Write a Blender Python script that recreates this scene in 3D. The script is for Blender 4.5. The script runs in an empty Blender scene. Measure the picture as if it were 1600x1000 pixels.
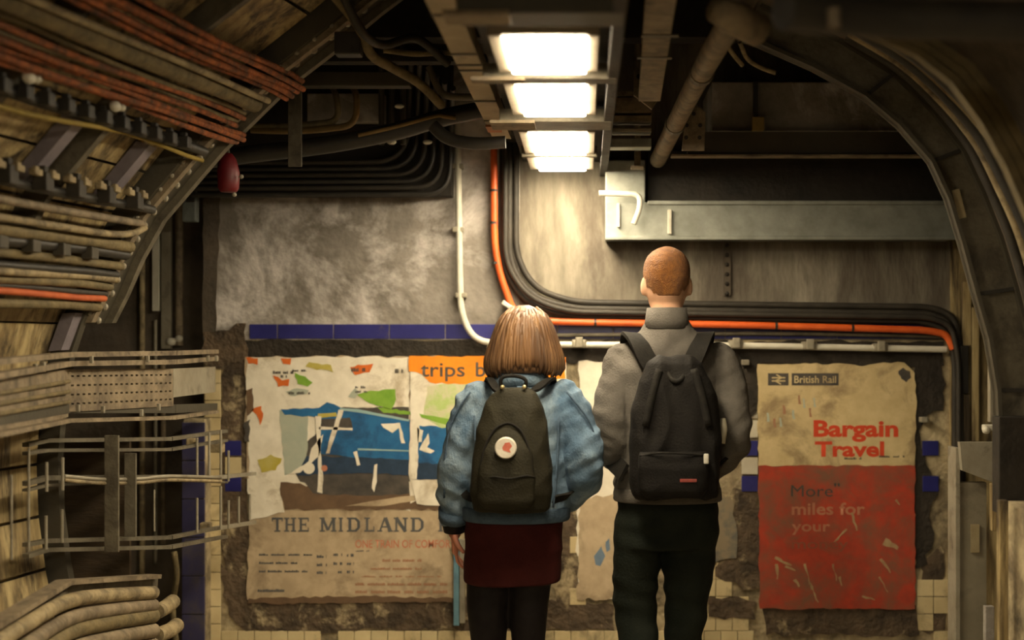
import bpy, bmesh, math, random
from mathutils import Vector, Matrix, noise
random.seed(7)
scene = bpy.context.scene
COL = scene.collection
# ------------------------------------------------------------------ camera
# camera stands in the tunnel looking squarely at the end wall (rising / sliding lens)
F, CX, CY, H = 2000.0, 916.0, 537.0, 1.48
WALL = 5.3                      # distance of the end wall
cam_d = bpy.data.cameras.new('camera')
cam_d.sensor_width = 36.0
cam_d.lens = 45.0
cam_d.shift_x = (800 - CX) / 1600
cam_d.shift_y = (CY - 500) / 1600
cam_d.clip_start = 0.05
cam_d.dof.use_dof = True
cam_d.dof.focus_distance = 4.35
cam_d.dof.aperture_fstop = 1.5
cam = bpy.data.objects.new('camera', cam_d)
cam.location = (0, 0, H)
cam.rotation_euler = (math.radians(90), 0, 0)
COL.objects.link(cam)
scene.camera = cam
# ------------------------------------------------------------------ world, exposure
world = bpy.data.worlds.new('world')
scene.world = world
world.use_nodes = True
world.node_tree.nodes['Background'].inputs[0].default_value = (1.0, 0.78, 0.5, 1)
world.node_tree.nodes['Background'].inputs[1].default_value = 0.006
scene.view_settings.view_transform = 'Standard'
scene.view_settings.look = 'None'
scene.view_settings.exposure = 1.65
scene.view_settings.gamma = 1.0
scene.view_settings.use_curve_mapping = False
LAMP_COL = (1.0, 0.84, 0.58)
LAMP_NEAR = 24.0                # lamps in view
LAMP_FAR = 34.0                 # lamps of the same row further back in the tunnel

# ------------------------------------------------------------------ helpers
def W(px, py, Y):
    return Vector(((px - CX) / F * Y, Y, H - (py - CY) / F * Y))

def tag(o, label=None, cat=None, group=None, kind=None):
    if label: o['label'] = label
    if cat: o['category'] = cat
    if group: o['group'] = group
    if kind: o['kind'] = kind
    return o

def thing(name, loc, label=None, cat=None, group=None, kind=None):
    o = bpy.data.objects.new(name, None)
    o.empty_display_size = 0.1
    o.location = loc
    COL.objects.link(o)
    return tag(o, label, cat, group, kind)

def attach(o, parent):
    """parent a mesh whose coordinates are world coordinates"""
    if parent is None: return
    p = Vector((0, 0, 0)); q = parent
    while q is not None:
        p += q.location; q = q.parent
    o.parent = parent
    o.location = o.location - p

def link_mesh(name, me, mat, parent=None, smooth=False):
    """world-coordinate mesh -> object with its origin in the middle of the mesh"""
    if len(me.vertices):
        xs = [v.co.x for v in me.vertices]; ys = [v.co.y for v in me.vertices]; zs = [v.co.z for v in me.vertices]
        c = Vector(((min(xs)+max(xs))/2, (min(ys)+max(ys))/2, (min(zs)+max(zs))/2))
    else: c = Vector((0, 0, 0))
    me.transform(Matrix.Translation(-c))
    if smooth:
        for p in me.polygons: p.use_smooth = True
    if mat is not None: me.materials.append(mat)
    o = bpy.data.objects.new(name, me)
    o.location = c
    COL.objects.link(o)
    attach(o, parent)
    return o

class MB:
    """collects shapes of ONE part"""
    def __init__(s): s.bm = bmesh.new()
    def box(s, c, size, rot=None, bev=0.0):
        m = Matrix.Translation(c)
        if rot is not None: m = m @ rot.to_4x4()
        m = m @ Matrix.Diagonal((size[0], size[1], size[2], 1))
        r = bmesh.ops.create_cube(s.bm, size=1.0, matrix=m)
        if bev > 0:
            es = set()
            for v in r['verts']:
                for e in v.link_edges: es.add(e)
            bmesh.ops.bevel(s.bm, geom=list(es), offset=bev, segments=2, affect='EDGES', profile=0.6)
        return s
    def span(s, lo, hi, bev=0.0):
        lo = Vector(lo); hi = Vector(hi)
        d = hi - lo
        return s.box((lo + hi) / 2, (abs(d.x), abs(d.y), abs(d.z)), None, bev)
    def bar(s, a, b, w, h, up=Vector((0, 0, 1)), bev=0.0):
        a = Vector(a); b = Vector(b); d = (b - a)
        y = d.normalized(); x = y.cross(up)
        if x.length < 1e-4: x = y.cross(Vector((0, 1, 0)))
        x.normalize(); z = x.cross(y)
        rot = Matrix((x, y, z)).transposed()
        return s.box((a + b) / 2, (w, d.length, h), rot, bev)
    def tube(s, pts, r, n=10, caps=True, sx=1.0):
        pts = [Vector(p) for p in pts]
        rad = r if isinstance(r, (list, tuple)) else [r] * len(pts)
        rings = []
        t0 = (pts[1] - pts[0]).normalized()
        nrm = t0.cross(Vector((0, 0, 1)))
        if nrm.length < 1e-3: nrm = t0.cross(Vector((0, 1, 0)))
        nrm.normalize()
        for i, p in enumerate(pts):
            if i == 0: t = pts[1] - pts[0]
            elif i == len(pts) - 1: t = pts[-1] - pts[-2]
            else: t = (pts[i+1] - pts[i]).normalized() + (pts[i] - pts[i-1]).normalized()
            if t.length < 1e-9: t = t0
            t = t.normalized()
            nrm = nrm - t * nrm.dot(t)
            if nrm.length < 1e-6: nrm = t.orthogonal()
            nrm.normalize()
            b = t.cross(nrm)
            rings.append([s.bm.verts.new(p + (nrm * math.cos(a) * sx + b * math.sin(a)) * rad[i])
                          for a in [2*math.pi*k/n for k in range(n)]])
        for i in range(len(rings) - 1):
            for k in range(n):
                s.bm.faces.new((rings[i][k], rings[i][(k+1) % n], rings[i+1][(k+1) % n], rings[i+1][k]))
        if caps:
            s.bm.faces.new(list(reversed(rings[0]))); s.bm.faces.new(rings[-1])
        return s
    def loft(s, rings, n=28):
        """rings: (cx,cy,cz,rx,ry[,e]) stacked upward"""
        R = []
        for g in rings:
            cx, cy, cz, rx, ry = g[:5]
            e = g[5] if len(g) > 5 else 2.0
            R.append([])
            for k in range(n):
                a = 2*math.pi*k/n
                c, q = math.cos(a), math.sin(a)
                x = math.copysign(abs(c) ** (2/e), c); y = math.copysign(abs(q) ** (2/e), q)
                R[-1].append(s.bm.verts.new((cx + rx*x, cy + ry*y, cz)))
        for i in range(len(R) - 1):
            for k in range(n):
                s.bm.faces.new((R[i][k], R[i][(k+1) % n], R[i+1][(k+1) % n], R[i+1][k]))
        s.bm.faces.new(list(reversed(R[0]))); s.bm.faces.new(R[-1])
        return s
    def ball(s, c, r, scale=(1, 1, 1), u=16, v=10, rot=None):
        m = Matrix.Translation(c)
        if rot is not None: m = m @ rot.to_4x4()
        m = m @ Matrix.Diagonal((scale[0], scale[1], scale[2], 1))
        bmesh.ops.create_uvsphere(s.bm, u_segments=u, v_segments=v, radius=r, matrix=m)
        return s
    def cyl(s, a, b, r, n=14):
        return s.tube([a, b], r, n)
    def poly(s, pts, depth):
        """flat plate: outline pts (world, facing the camera), extruded away from the camera"""
        vs = [s.bm.verts.new(p) for p in pts]
        f = s.bm.faces.new(vs)
        f.normal_update()
        if f.normal.y > 0:
            f.normal_flip()
        if depth > 0:
            r = bmesh.ops.extrude_face_region(s.bm, geom=[f])
            nv = [g for g in r['geom'] if isinstance(g, bmesh.types.BMVert)]
            bmesh.ops.translate(s.bm, verts=nv, vec=Vector((0, -depth, 0)))
        return s
    def build(s, name, mat, parent=None, smooth=False, recalc=True):
        if recalc: bmesh.ops.recalc_face_normals(s.bm, faces=s.bm.faces[:])
        me = bpy.data.meshes.new(name)
        s.bm.to_mesh(me); s.bm.free()
        return link_mesh(name, me, mat, parent, smooth)

def smooth_by_angle(o, ang=0.6):
    me = o.data
    for p in me.polygons: p.use_smooth = True
    bm = bmesh.new(); bm.from_mesh(me)
    for e in bm.edges:
        if len(e.link_faces) == 2 and e.calc_face_angle(0) > ang: e.smooth = False
    bm.to_mesh(me); bm.free()
    return o

def fillet(pts, r, n=6):
    pts = [Vector(p) for p in pts]
    out = [pts[0]]
    for i in range(1, len(pts) - 1):
        a, b, c = pts[i-1], pts[i], pts[i+1]
        u = (a - b); v = (c - b)
        rr = min(r, u.length * 0.49, v.length * 0.49)
        p0 = b + u.normalized() * rr; p1 = b + v.normalized() * rr
        for k in range(n + 1):
            t = k / n
            out.append(p0 * (1-t)**2 + b * 2*t*(1-t) + p1 * t*t)
    out.append(pts[-1])
    return out

def crom(pts, n=6):
    pts = [Vector(p) for p in pts]
    P = [pts[0]*2 - pts[1]] + pts + [pts[-1]*2 - pts[-2]]
    out = []
    for i in range(1, len(P) - 2):
        p0, p1, p2, p3 = P[i-1:i+3]
        for k in range(n):
            t = k / n
            out.append(0.5*((2*p1) + (p2-p0)*t + (2*p0-5*p1+4*p2-p3)*t*t + (3*p1-p0-3*p2+p3)*t**3))
    out.append(pts[-1])
    return out

def jag(poly, amp=4, step=16, seed=1):
    """torn outline in photo pixels"""
    rnd = random.Random(seed)
    out = []
    for i, (x, y) in enumerate(poly):
        x2, y2 = poly[(i+1) % len(poly)]
        L = math.hypot(x2-x, y2-y); k = max(1, int(L / step))
        nx, ny = -(y2-y)/max(L, 1e-6), (x2-x)/max(L, 1e-6)
        for j in range(k):
            t = j / k
            d = rnd.uniform(-amp, amp) if j else rnd.uniform(-amp, amp) * 0.4
            out.append((x + (x2-x)*t + nx*d, y + (y2-y)*t + ny*d))
    return out

def sheet(name, poly, off, thick, mat, parent=None, Y=WALL):
    """flat thing lying on the end wall; off = distance of its front from the wall"""
    pts = [W(x, y, Y) for x, y in poly]
    for p in pts: p.y = Y - off + thick
    return MB().poly(pts, thick).build(name, mat, parent)

def rect(x0, y0, x1, y1):
    return [(x0, y0), (x1, y0), (x1, y1), (x0, y1)]

# ------------------------------------------------------------------ materials
MATS = {}
def pm(name, c1, c2=None, scale=6.0, rough=0.75, metal=0.0, bump=0.15, bscale=40.0, stretch=(1, 1, 1),
       c3=None, s3=2.2, cov=0.5, detail=5.0, soft=0.12, objvar=0.0):
    """procedural paint / dirt: c1-c2 fine mottling, c3 larger stains"""
    if name in MATS: return MATS[name]
    m = bpy.data.materials.new(name); m.use_nodes = True
    nt = m.node_tree; N = nt.nodes; L = nt.links
    b = N['Principled BSDF']
    b.inputs['Roughness'].default_value = rough
    b.inputs['Metallic'].default_value = metal
    geo = N.new('ShaderNodeNewGeometry')
    mp = N.new('ShaderNodeMapping'); mp.inputs['Scale'].default_value = stretch
    L.new(geo.outputs['Position'], mp.inputs['Vector'])
    c2 = c2 or tuple(v * 0.7 for v in c1)
    n1 = N.new('ShaderNodeTexNoise'); n1.inputs['Scale'].default_value = scale; n1.inputs['Detail'].default_value = detail
    n1.inputs['Roughness'].default_value = 0.62
    L.new(mp.outputs[0], n1.inputs['Vector'])
    r1 = N.new('ShaderNodeValToRGB')
    r1.color_ramp.elements[0].position = 0.36; r1.color_ramp.elements[1].position = 0.64
    r1.color_ramp.elements[0].color = (*c1, 1); r1.color_ramp.elements[1].color = (*c2, 1)
    L.new(n1.outputs['Fac'], r1.inputs['Fac'])
    out = r1.outputs['Color']
    if c3 is not None:
        n3 = N.new('ShaderNodeTexNoise'); n3.inputs['Scale'].default_value = s3; n3.inputs['Detail'].default_value = 7
        n3.inputs['Roughness'].default_value = 0.68; n3.inputs['Distortion'].default_value = 0.4
        L.new(mp.outputs[0], n3.inputs['Vector'])
        r3 = N.new('ShaderNodeValToRGB')
        r3.color_ramp.elements[0].position = cov - soft; r3.color_ramp.elements[1].position = cov + soft
        L.new(n3.outputs['Fac'], r3.inputs['Fac'])
        mx = N.new('ShaderNodeMix'); mx.data_type = 'RGBA'
        L.new(r3.outputs['Color'], mx.inputs[0]); L.new(out, mx.inputs[6]); mx.inputs[7].default_value = (*c3, 1)
        out = mx.outputs[2]
    if objvar > 0:
        oi = N.new('ShaderNodeObjectInfo'); hs = N.new('ShaderNodeHueSaturation')
        mr = N.new('ShaderNodeMapRange'); mr.inputs[3].default_value = 1 - objvar; mr.inputs[4].default_value = 1 + objvar
        L.new(oi.outputs['Random'], mr.inputs[0]); L.new(mr.outputs[0], hs.inputs['Value'])
        L.new(out, hs.inputs['Color']); out = hs.outputs[0]
    L.new(out, b.inputs['Base Color'])
    if bump > 0:
        nb = N.new('ShaderNodeTexNoise'); nb.inputs['Scale'].default_value = bscale; nb.inputs['Detail'].default_value = 4
        L.new(mp.outputs[0], nb.inputs['Vector'])
        bp = N.new('ShaderNodeBump'); bp.inputs['Strength'].default_value = bump; bp.inputs['Distance'].default_value = 0.02
        L.new(nb.outputs['Fac'], bp.inputs['Height']); L.new(bp.outputs[0], b.inputs['Normal'])
    MATS[name] = m
    return m

def emis(name, col, strength):
    m = bpy.data.materials.new(name); m.use_nodes = True
    b = m.node_tree.nodes['Principled BSDF']
    b.inputs['Base Color'].default_value = (0.9, 0.9, 0.88, 1)
    b.inputs['Emission Color'].default_value = (*col, 1)
    b.inputs['Emission Strength'].default_value = strength
    return m

M_conc = pm('concrete', (0.30, 0.27, 0.235), (0.17, 0.15, 0.125), 5, 0.9, 0, 0.35, 30, (1, 1, 1), (0.62, 0.575, 0.54), 2.6, 0.53, 7, 0.08)
M_conc_stain = pm('stained_concrete', (0.27, 0.24, 0.185), (0.155, 0.135, 0.10), 7, 0.9, 0, 0.3, 30, (1.8, 1, 0.45), (0.10, 0.082, 0.062), 2.4, 0.54, 7, 0.10)
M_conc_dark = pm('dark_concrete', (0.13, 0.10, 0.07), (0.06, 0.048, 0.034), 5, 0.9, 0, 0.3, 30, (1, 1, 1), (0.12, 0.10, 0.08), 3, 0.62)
M_floor = pm('floor_screed', (0.34, 0.29, 0.20), (0.24, 0.20, 0.14), 4, 0.8, 0, 0.1)
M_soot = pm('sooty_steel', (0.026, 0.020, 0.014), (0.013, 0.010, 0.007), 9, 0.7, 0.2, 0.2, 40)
M_ceil = pm('sooty_ceiling', (0.06, 0.05, 0.04), (0.03, 0.025, 0.02), 3, 0.9, 0, 0.3)
M_cream = pm('cream_paint', (0.50, 0.39, 0.19), (0.24, 0.165, 0.07), 9, 0.6, 0, 0.25, 40, (2.4, 2.4, 0.3), (0.06, 0.042, 0.022), 4.5, 0.54, 7, 0.07)
M_cream_tile = pm('cream_tile', (0.66, 0.55, 0.32), (0.55, 0.44, 0.24), 7, 0.35, 0, 0.03, 20, (1, 1, 1), (0.16, 0.12, 0.07), 6, 0.64, 7, 0.1, objvar=0.08)
M_grout = pm('dirty_mortar', (0.52, 0.43, 0.26), (0.26, 0.20, 0.12), 8, 0.95, 0, 0.5, 50, (1, 1, 1), (0.07, 0.055, 0.035), 7, 0.57)
M_blue_tile = pm('blue_tile', (0.022, 0.022, 0.13), (0.03, 0.03, 0.17), 8, 0.3, 0, 0.04, 20, (1, 1, 1), (0.12, 0.10, 0.10), 9, 0.68, 7, 0.06)
M_white_tile = pm('white_tile', (0.62, 0.58, 0.46), (0.52, 0.47, 0.36), 8, 0.3, 0, 0.04)
M_grime = pm('black_mastic', (0.016, 0.012, 0.008), (0.034, 0.026, 0.018), 11, 0.9, 0, 0.5, 45, (1, 1, 1), (0.14, 0.11, 0.07), 9, 0.68, 8, 0.07)
M_brown = pm('brown_plaster', (0.13, 0.09, 0.055), (0.045, 0.032, 0.02), 10, 0.95, 0, 0.6, 45, (1, 1, 1), (0.40, 0.32, 0.19), 8, 0.61, 8, 0.06)
M_galv = pm('galvanised_steel', (0.33, 0.34, 0.30), (0.24, 0.25, 0.215), 14, 0.5, 0.45, 0.05, 60)
M_steel = pm('grey_painted_steel', (0.15, 0.13, 0.09), (0.10, 0.085, 0.058), 12, 0.6, 0.1, 0.15, 60, (1, 1, 1), (0.04, 0.032, 0.022), 10, 0.60)
M_steel_dk = pm('dark_painted_steel', (0.07, 0.06, 0.04), (0.05, 0.043, 0.03), 6, 0.6, 0.1, 0.08, 60)
M_steel_lt = pm('pale_grey_steel', (0.33, 0.30, 0.23), (0.25, 0.22, 0.16), 10, 0.55, 0.2, 0.1, 60, (1, 1, 1), (0.08, 0.065, 0.045), 9, 0.66)
M_tan = pm('tan_tray_steel', (0.28, 0.22, 0.14), (0.19, 0.145, 0.09), 14, 0.7, 0.05, 0.2, 50, (1, 1, 1), (0.07, 0.052, 0.034), 12, 0.57)
M_orange = pm('orange_cable_sheath', (0.75, 0.13, 0.02), (0.62, 0.09, 0.012), 14, 0.5, 0, 0.05)
M_rust = pm('rusty_orange_sheath', (0.46, 0.135, 0.036), (0.20, 0.055, 0.018), 26, 0.8, 0, 0.4, 60, (1, 1, 1), (0.07, 0.04, 0.022), 20, 0.55)
M_black = pm('black_cable_sheath', (0.018, 0.016, 0.014), (0.03, 0.026, 0.02), 14, 0.5, 0, 0.08)
M_blackdusty = pm('dusty_black_sheath', (0.036, 0.029, 0.020), (0.020, 0.016, 0.011), 14, 0.65, 0, 0.1)
M_olive = pm('olive_sheath', (0.20, 0.15, 0.068), (0.10, 0.078, 0.036), 18, 0.75, 0, 0.25, 60)
M_beige = pm('beige_sheath', (0.38, 0.30, 0.165), (0.25, 0.19, 0.10), 18, 0.7, 0, 0.25, 60, (1, 1, 1), (0.08, 0.06, 0.036), 14, 0.57)
M_yellow = pm('yellow_sheath', (0.30, 0.21, 0.03), (0.2, 0.14, 0.02), 14, 0.7, 0, 0.15)
M_white = pm('white_conduit', (0.66, 0.63, 0.53), (0.55, 0.52, 0.42), 12, 0.45, 0, 0.05)
M_red = pm('dark_red_paint', (0.17, 0.008, 0.012), (0.11, 0.005, 0.008), 12, 0.45, 0, 0.05)
M_lamp_body = pm('lamp_housing', (0.30, 0.25, 0.18), (0.22, 0.18, 0.13), 8, 0.7, 0, 0.05)
M_lilac = pm('lilac_strip', (0.22, 0.19, 0.21), (0.15, 0.13, 0.15), 10, 0.7, 0, 0.1)
M_lamp_near = emis('lamp_diffuser', LAMP_COL, LAMP_NEAR)
M_lamp_far = emis('lamp_diffuser_rear', LAMP_COL, LAMP_FAR)
# ------------------------------------------------------------------ tunnel frame
TD = Vector((0.187, 1.0, 0.0))            # direction in which the near tunnel runs
YE = 4.0                                   # where the left lining ends
LPROF = [(760, -140), (700, -112), (640, -75), (560, -15), (500, 35), (410, 105), (350, 165), (300, 215), (250, 275), (200, 335),
         (165, 400), (140, 460), (118, 505), (100, 560), (88, 640), (82, 720), (85, 800), (95, 880), (110, 960), (140, 1090)]
LCEN = Vector((0.0, 0, 1.62))
def lprof(y):
    for (x0, y0), (x1, y1) in zip(LPROF, LPROF[1:]):
        if y0 <= y <= y1:
            t = (y - y0) / (y1 - y0)
            return x0 + (x1 - x0) * t
    return LPROF[0][0] if y < LPROF[0][1] else LPROF[-1][0]
def LP(y, Y, off=0.0):
    """point on the left lining: row y (as seen at the end ring), distance Y, off = inward offset"""
    p = W(lprof(y), y, YE)
    n = Vector((LCEN.x - p.x, 0, LCEN.z - p.z)).normalized()
    q = p + TD * (Y - YE)
    return q + n * off

# floor, ceiling, shell
MB().span((-3.2, -3.0, -0.1), (3.0, 6.6, 0.0)).build('floor', M_floor)['kind'] = 'structure'
MB().span((-3.2, -3.0, 2.80), (3.0, 6.6, 2.95)).build('ceiling', M_ceil)['kind'] = 'structure'
wr = MB().span((-3.2, -3.2, -0.1), (3.0, -3.0, 2.95)).build('wall_rear', M_conc_dark); wr['kind'] = 'structure'
# end wall: lower tiled part and upper bare concrete
wb = thing('wall_back', (0, WALL, 0), kind='structure')
xl, xr = W(318, 0, WALL).x, W(1506, 0, WALL).x
zt = W(0, 531, WALL).z
MB().span((xl, WALL, 0), (xr, WALL + .3, zt)).build('tiled_dado', M_grout, wb)
xm = W(812, 0, WALL).x
MB().span((xl, WALL - .004, zt), (xm, WALL + .3, 2.8)).build('concrete_panel', M_conc, wb)
MB().span((xm, WALL - .004, zt), (xr, WALL + .3, 2.8)).build('concrete_panel', M_conc_stain, wb)
# bolted joint cover on the concrete
jc = MB().span((W(1130, 0, WALL).x, WALL - .02, W(0, 462, WALL).z), (W(1141, 0, WALL).x, WALL, W(0, 376, WALL).z)).build('joint_cover', M_conc_dark, wb)
bb = MB()
for k in range(6): bb.ball(W(1135, 384 + k*15, WALL) + Vector((0, -.021, 0)), .009, u=8, v=6)
bb.build('bolt', M_soot, jc)
# blue frieze tiles
me0 = None
def tile_at(x0, y0, x1, y1, mat, name='tile', gap=1.2, proud=0.008, cache={}):
    a = W(x0 + gap, y0 + gap, WALL); b = W(x1 - gap, y1 - gap, WALL)
    sx, sz = abs(b.x - a.x), abs(a.z - b.z)
    key = (round(sx, 4), round(sz, 4), mat.name, proud)
    c = Vector(((a.x + b.x)/2, WALL - proud/2, (a.z + b.z)/2))
    if key not in cache:
        o = MB().box(c, (sx, proud, sz), None, 0.0015).build(name, mat, wb)
        cache[key] = o.data
    else:
        o = bpy.data.objects.new(name, cache[key]); o.location = c
        COL.objects.link(o); attach(o, wb)
    return o
for k in range(13):
    x = 347 + k * 87.3
    if k == 0: tile_at(390, 506, 434, 530, M_blue_tile, gap=0.7); continue
    tile_at(x, 506, x + 87.3, 530, M_blue_tile, gap=0.7)
# cream tiles where the wall shows them: left pier, foot of the wall, right of the walkers
cnt = 0
def cream_block(x0, y0, x1, y1, w, h, skip=0.0, seed=3):
    global cnt
    rnd = random.Random(seed)
    ny = int(round((y1-y0)/h)); nx = int(round((x1-x0)/w))
    for j in range(ny):
        for i in range(nx):
            if rnd.random() < skip: continue
            tile_at(x0 + i*w, y0 + j*h, x0 + i*w + w, y0 + j*h + h, M_cream_tile, gap=0.6); cnt += 1
cream_block(320, 572, 346, 1001.2, 26, 26.825)
cream_block(346, 985, 1178, 1011.8, 26, 26.825, 0.06)
cream_block(1092, 878, 1170, 985, 26, 26.825, 0.15)
cream_block(1432, 905, 1484, 1012, 26, 26.825, 0.2)
cream_block(890, 650, 916, 945, 26, 26.825, 0.45)
# blue and white banded tiles between the posters
for y0, y1, m in ((688, 712, M_blue_tile), (714, 741, M_white_tile), (743, 768, M_blue_tile)):
    tile_at(1158, y0, 1184, y1, m, gap=0.5, proud=0.012)
    if m is M_blue_tile: tile_at(1440, y0, 1466, y1, m, gap=0.5, proud=0.012)
    tile_at(352, y0, 378, y1, m if m is M_blue_tile else M_cream_tile, gap=0.5)
for y0, y1 in ((600, 626), (628, 654), (656, 684)):
    tile_at(1158, y0, 1184, y1, M_white_tile, gap=0.5)
# mastic and plaster left behind by old poster boards
def patch(poly, mat, off=0.006, amp=4, step=14, seed=1, name='plaster_patch'):
    return sheet(name, jag(poly, amp, step, seed), off, off + .002, mat, wb)
patch([(384, 531), (760, 531), (760, 560), (384, 560)], M_grime, .010, 2, 18, 2)
patch([(860, 533), (1474, 533), (1474, 572), (860, 566)], M_grime, .010, 3, 18, 3)
patch([(347, 560), (388, 556), (392, 720), (388, 800), (392, 935), (352, 930), (344, 840), (350, 700)], M_brown, .006, 5, 14, 4)
patch([(346, 880), (392, 930), (705, 938), (722, 985), (385, 986), (358, 960)], M_brown, .007, 5, 14, 5)
patch([(722, 930), (890, 940), (960, 945), (960, 985), (722, 985)], M_brown, .006, 5, 14, 6)
patch([(868, 760), (900, 770), (902, 950), (866, 950)], M_brown, .005, 4, 14, 7)
patch([(1122, 770), (1160, 764), (1186, 772), (1186, 915), (1160, 920), (1120, 900)], M_brown, .009, 6, 12, 8)
patch([(1146, 560), (1186, 560), (1186, 640), (1172, 652), (1150, 640)], M_grime, .014, 4, 12, 9)
patch([(1424, 560), (1474, 560), (1472, 640), (1440, 660), (1438, 700), (1462, 760), (1448, 880), (1428, 890)], M_grime, .009, 6, 12, 10)
patch([(1190, 948), (1432, 945), (1436, 990), (1195, 992)], M_brown, .008, 5, 14, 11)
patch([(1100, 930), (1180, 940), (1180, 968), (1108, 962)], M_brown, .011, 5, 12, 12)
patch([(1436, 880), (1470, 850), (1476, 985), (1440, 985)], M_brown, .005, 6, 12, 13)
patch([(318, 520), (384, 505), (388, 560), (350, 575), (320, 570)], M_brown, .012, 6, 12, 14)
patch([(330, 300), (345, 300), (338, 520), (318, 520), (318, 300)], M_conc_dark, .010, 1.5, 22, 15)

# dark recess to the left of the end wall
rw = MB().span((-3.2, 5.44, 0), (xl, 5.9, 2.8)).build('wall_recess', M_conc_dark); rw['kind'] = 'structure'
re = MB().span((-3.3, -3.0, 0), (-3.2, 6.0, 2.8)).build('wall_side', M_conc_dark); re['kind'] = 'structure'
# blue pilaster in the recess (own tiles)
pil = thing('wall_pilaster', W(302, 1000, 5.2), kind='structure')
MB().span((W(287, 0, 5.2).x, 5.2, 0), (W(319, 0, 5.2).x, 5.44, W(0, 655, 5.2).z)).build('pilaster_core', M_grout, pil)
for k in range(6):
    y0 = 660 + k*60
    a = W(287, y0, 5.2); b = W(319, y0 + 58.5, 5.2)
    MB().span((a.x - .004, 5.19, b.z), (b.x + .004, 5.203, a.z), .0015).build('tile', pm('purple_blue_tile', (0.035, 0.032, 0.085), (0.05, 0.045, 0.10), 7, 0.4, 0, 0.05, 20, (1, 1, 1), (0.10, 0.085, 0.06), 7, 0.64), pil)

# ------------------------------------------------------------------ left cast-iron lining
wl = thing('wall_left', LP(960, 3.0), kind='structure')
rows = [-140, -75, -15, 35, 105, 165, 215, 275, 335, 400, 460, 505, 560, 640, 720, 800, 880, 960, 1090]
rings = [0.4, 1.0, 1.6, 2.2, 2.65, 3.1, 3.55, 4.0]
# backing skin
bm = bmesh.new()
g = [[bm.verts.new(LP(y, Y, -0.05)) for Y in (-3.0, 0.4, 4.0)] for y in rows]
for i in range(len(g)-1):
    for j in range(2): bm.faces.new((g[i][j], g[i][j+1], g[i+1][j+1], g[i+1][j]))
g2 = [[bm.verts.new(LP(y, Y, -0.12)) for Y in (-3.0, 0.4, 4.0)] for y in rows]
for i in range(len(g)-1):
    for j in range(2): bm.faces.new((g2[i][j], g2[i+1][j], g2[i+1][j+1], g2[i][j+1]))
    bm.faces.new((g[i][2], g2[i][2], g2[i+1][2], g[i+1][2]))
me = bpy.data.meshes.new('lining_skin'); bm.to_mesh(me); bm.free()
link_mesh('lining_skin', me, M_conc_dark, wl)
def pan(y0, y1, Y0, Y1, proud, mat, name, thick=0.03):
    b = MB()
    v = []
    for o in (proud - thick, proud):
        for (y, Y) in ((y0, Y0), (y1, Y0), (y1, Y1), (y0, Y1)):
            v.append(b.bm.verts.new(LP(y, Y, o)))
    for f in ((0, 1, 2, 3), (7, 6, 5, 4), (0, 4, 5, 1), (1, 5, 6, 2), (2, 6, 7, 3), (3, 7, 4, 0)):
        b.bm.faces.new([v[k] for k in f])
    return b.build(name, mat, wl)
for j in range(3, len(rings)-1):
    for i in range(1, len(rows)-2):
        yy = (rows[i+1] - rows[i]) * 0.03
        pan(rows[i] + yy, rows[i+1] - yy, rings[j] + .02, rings[j+1] - .05, -0.02, M_cream, 'lining_panel')
# ring flanges (bolted joints between the rings), lilac cover strips on two of them
for j in range(3, len(rings)-1):
    b = MB()
    for i in range(len(rows)-2):
        for o0, o1 in ((-0.045, 0.035),):
            vv = []
            for Y in (rings[j+1] - .028, rings[j+1] - .004 if j < len(rings)-2 else rings[j+1]):
                for (y, o) in ((rows[i], o0), (rows[i], o1), (rows[i+1], o1), (rows[i+1], o0)):
                    vv.append(b.bm.verts.new(LP(y, Y, o)))
            for f in ((0, 1, 2, 3), (7, 6, 5, 4), (0, 4, 5, 1), (1, 5, 6, 2), (2, 6, 7, 3), (3, 7, 4, 0)):
                b.bm.faces.new([vv[k] for k in f])
    b.build('ring_flange', M_steel if j < len(rings)-2 else M_steel_dk, wl)
for (y0, y1, Y, m) in ((0, 60, 3.32, M_steel_lt), (-60, 0, 3.32, M_steel_lt), (235, 325, 3.40, M_lilac), (225, 330, 3.05, M_lilac), (240, 330, 3.78, M_lilac), (490, 548, 3.93, M_lilac)):
    pan(y0, y1, Y, Y + .045, 0.025, m, 'cover_strip', .04)
# end arch (thick flange with bolts that closes the lining)
ea = thing('lining_end_arch', LP(505, 4.02), kind='structure')
ys = [-110, -75, -45, -15, 10, 35, 70, 105, 135, 165, 190, 215, 245, 275, 305, 335, 368, 400, 430, 460, 485, 505]
for nm, o0, o1, Y0, Y1, m in (('arch_web', -.10, .03, 4.0, 4.05, M_steel), ('arch_lip', .02, .055, 3.99, 4.015, M_tan), ('arch_lip', .02, .055, 4.105, 4.13, M_steel), ('arch_trough', .0, .03, 4.0, 4.12, M_steel_dk)):
    b = MB()
    secs = []
    for y in ys:
        secs.append([b.bm.verts.new(LP(y, Y, o)) for Y, o in ((Y0, o0), (Y0, o1), (Y1, o1), (Y1, o0))])
    for s0, s1 in zip(secs, secs[1:]):
        for k in range(4): b.bm.faces.new((s0[k], s0[(k+1) % 4], s1[(k+1) % 4], s1[k]))
    b.bm.faces.new(secs[0]); b.bm.faces.new(list(reversed(secs[-1])))
    b.build(nm, m, ea)
b = MB()
for y in range(-60, 500, 22):
    b.ball(LP(y, 3.988, .036), .008, u=8, v=6); b.ball(LP(y + 11, 4.06, .032), .012, u=8, v=6)
b.build('bolt', M_steel_lt, ea)

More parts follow.
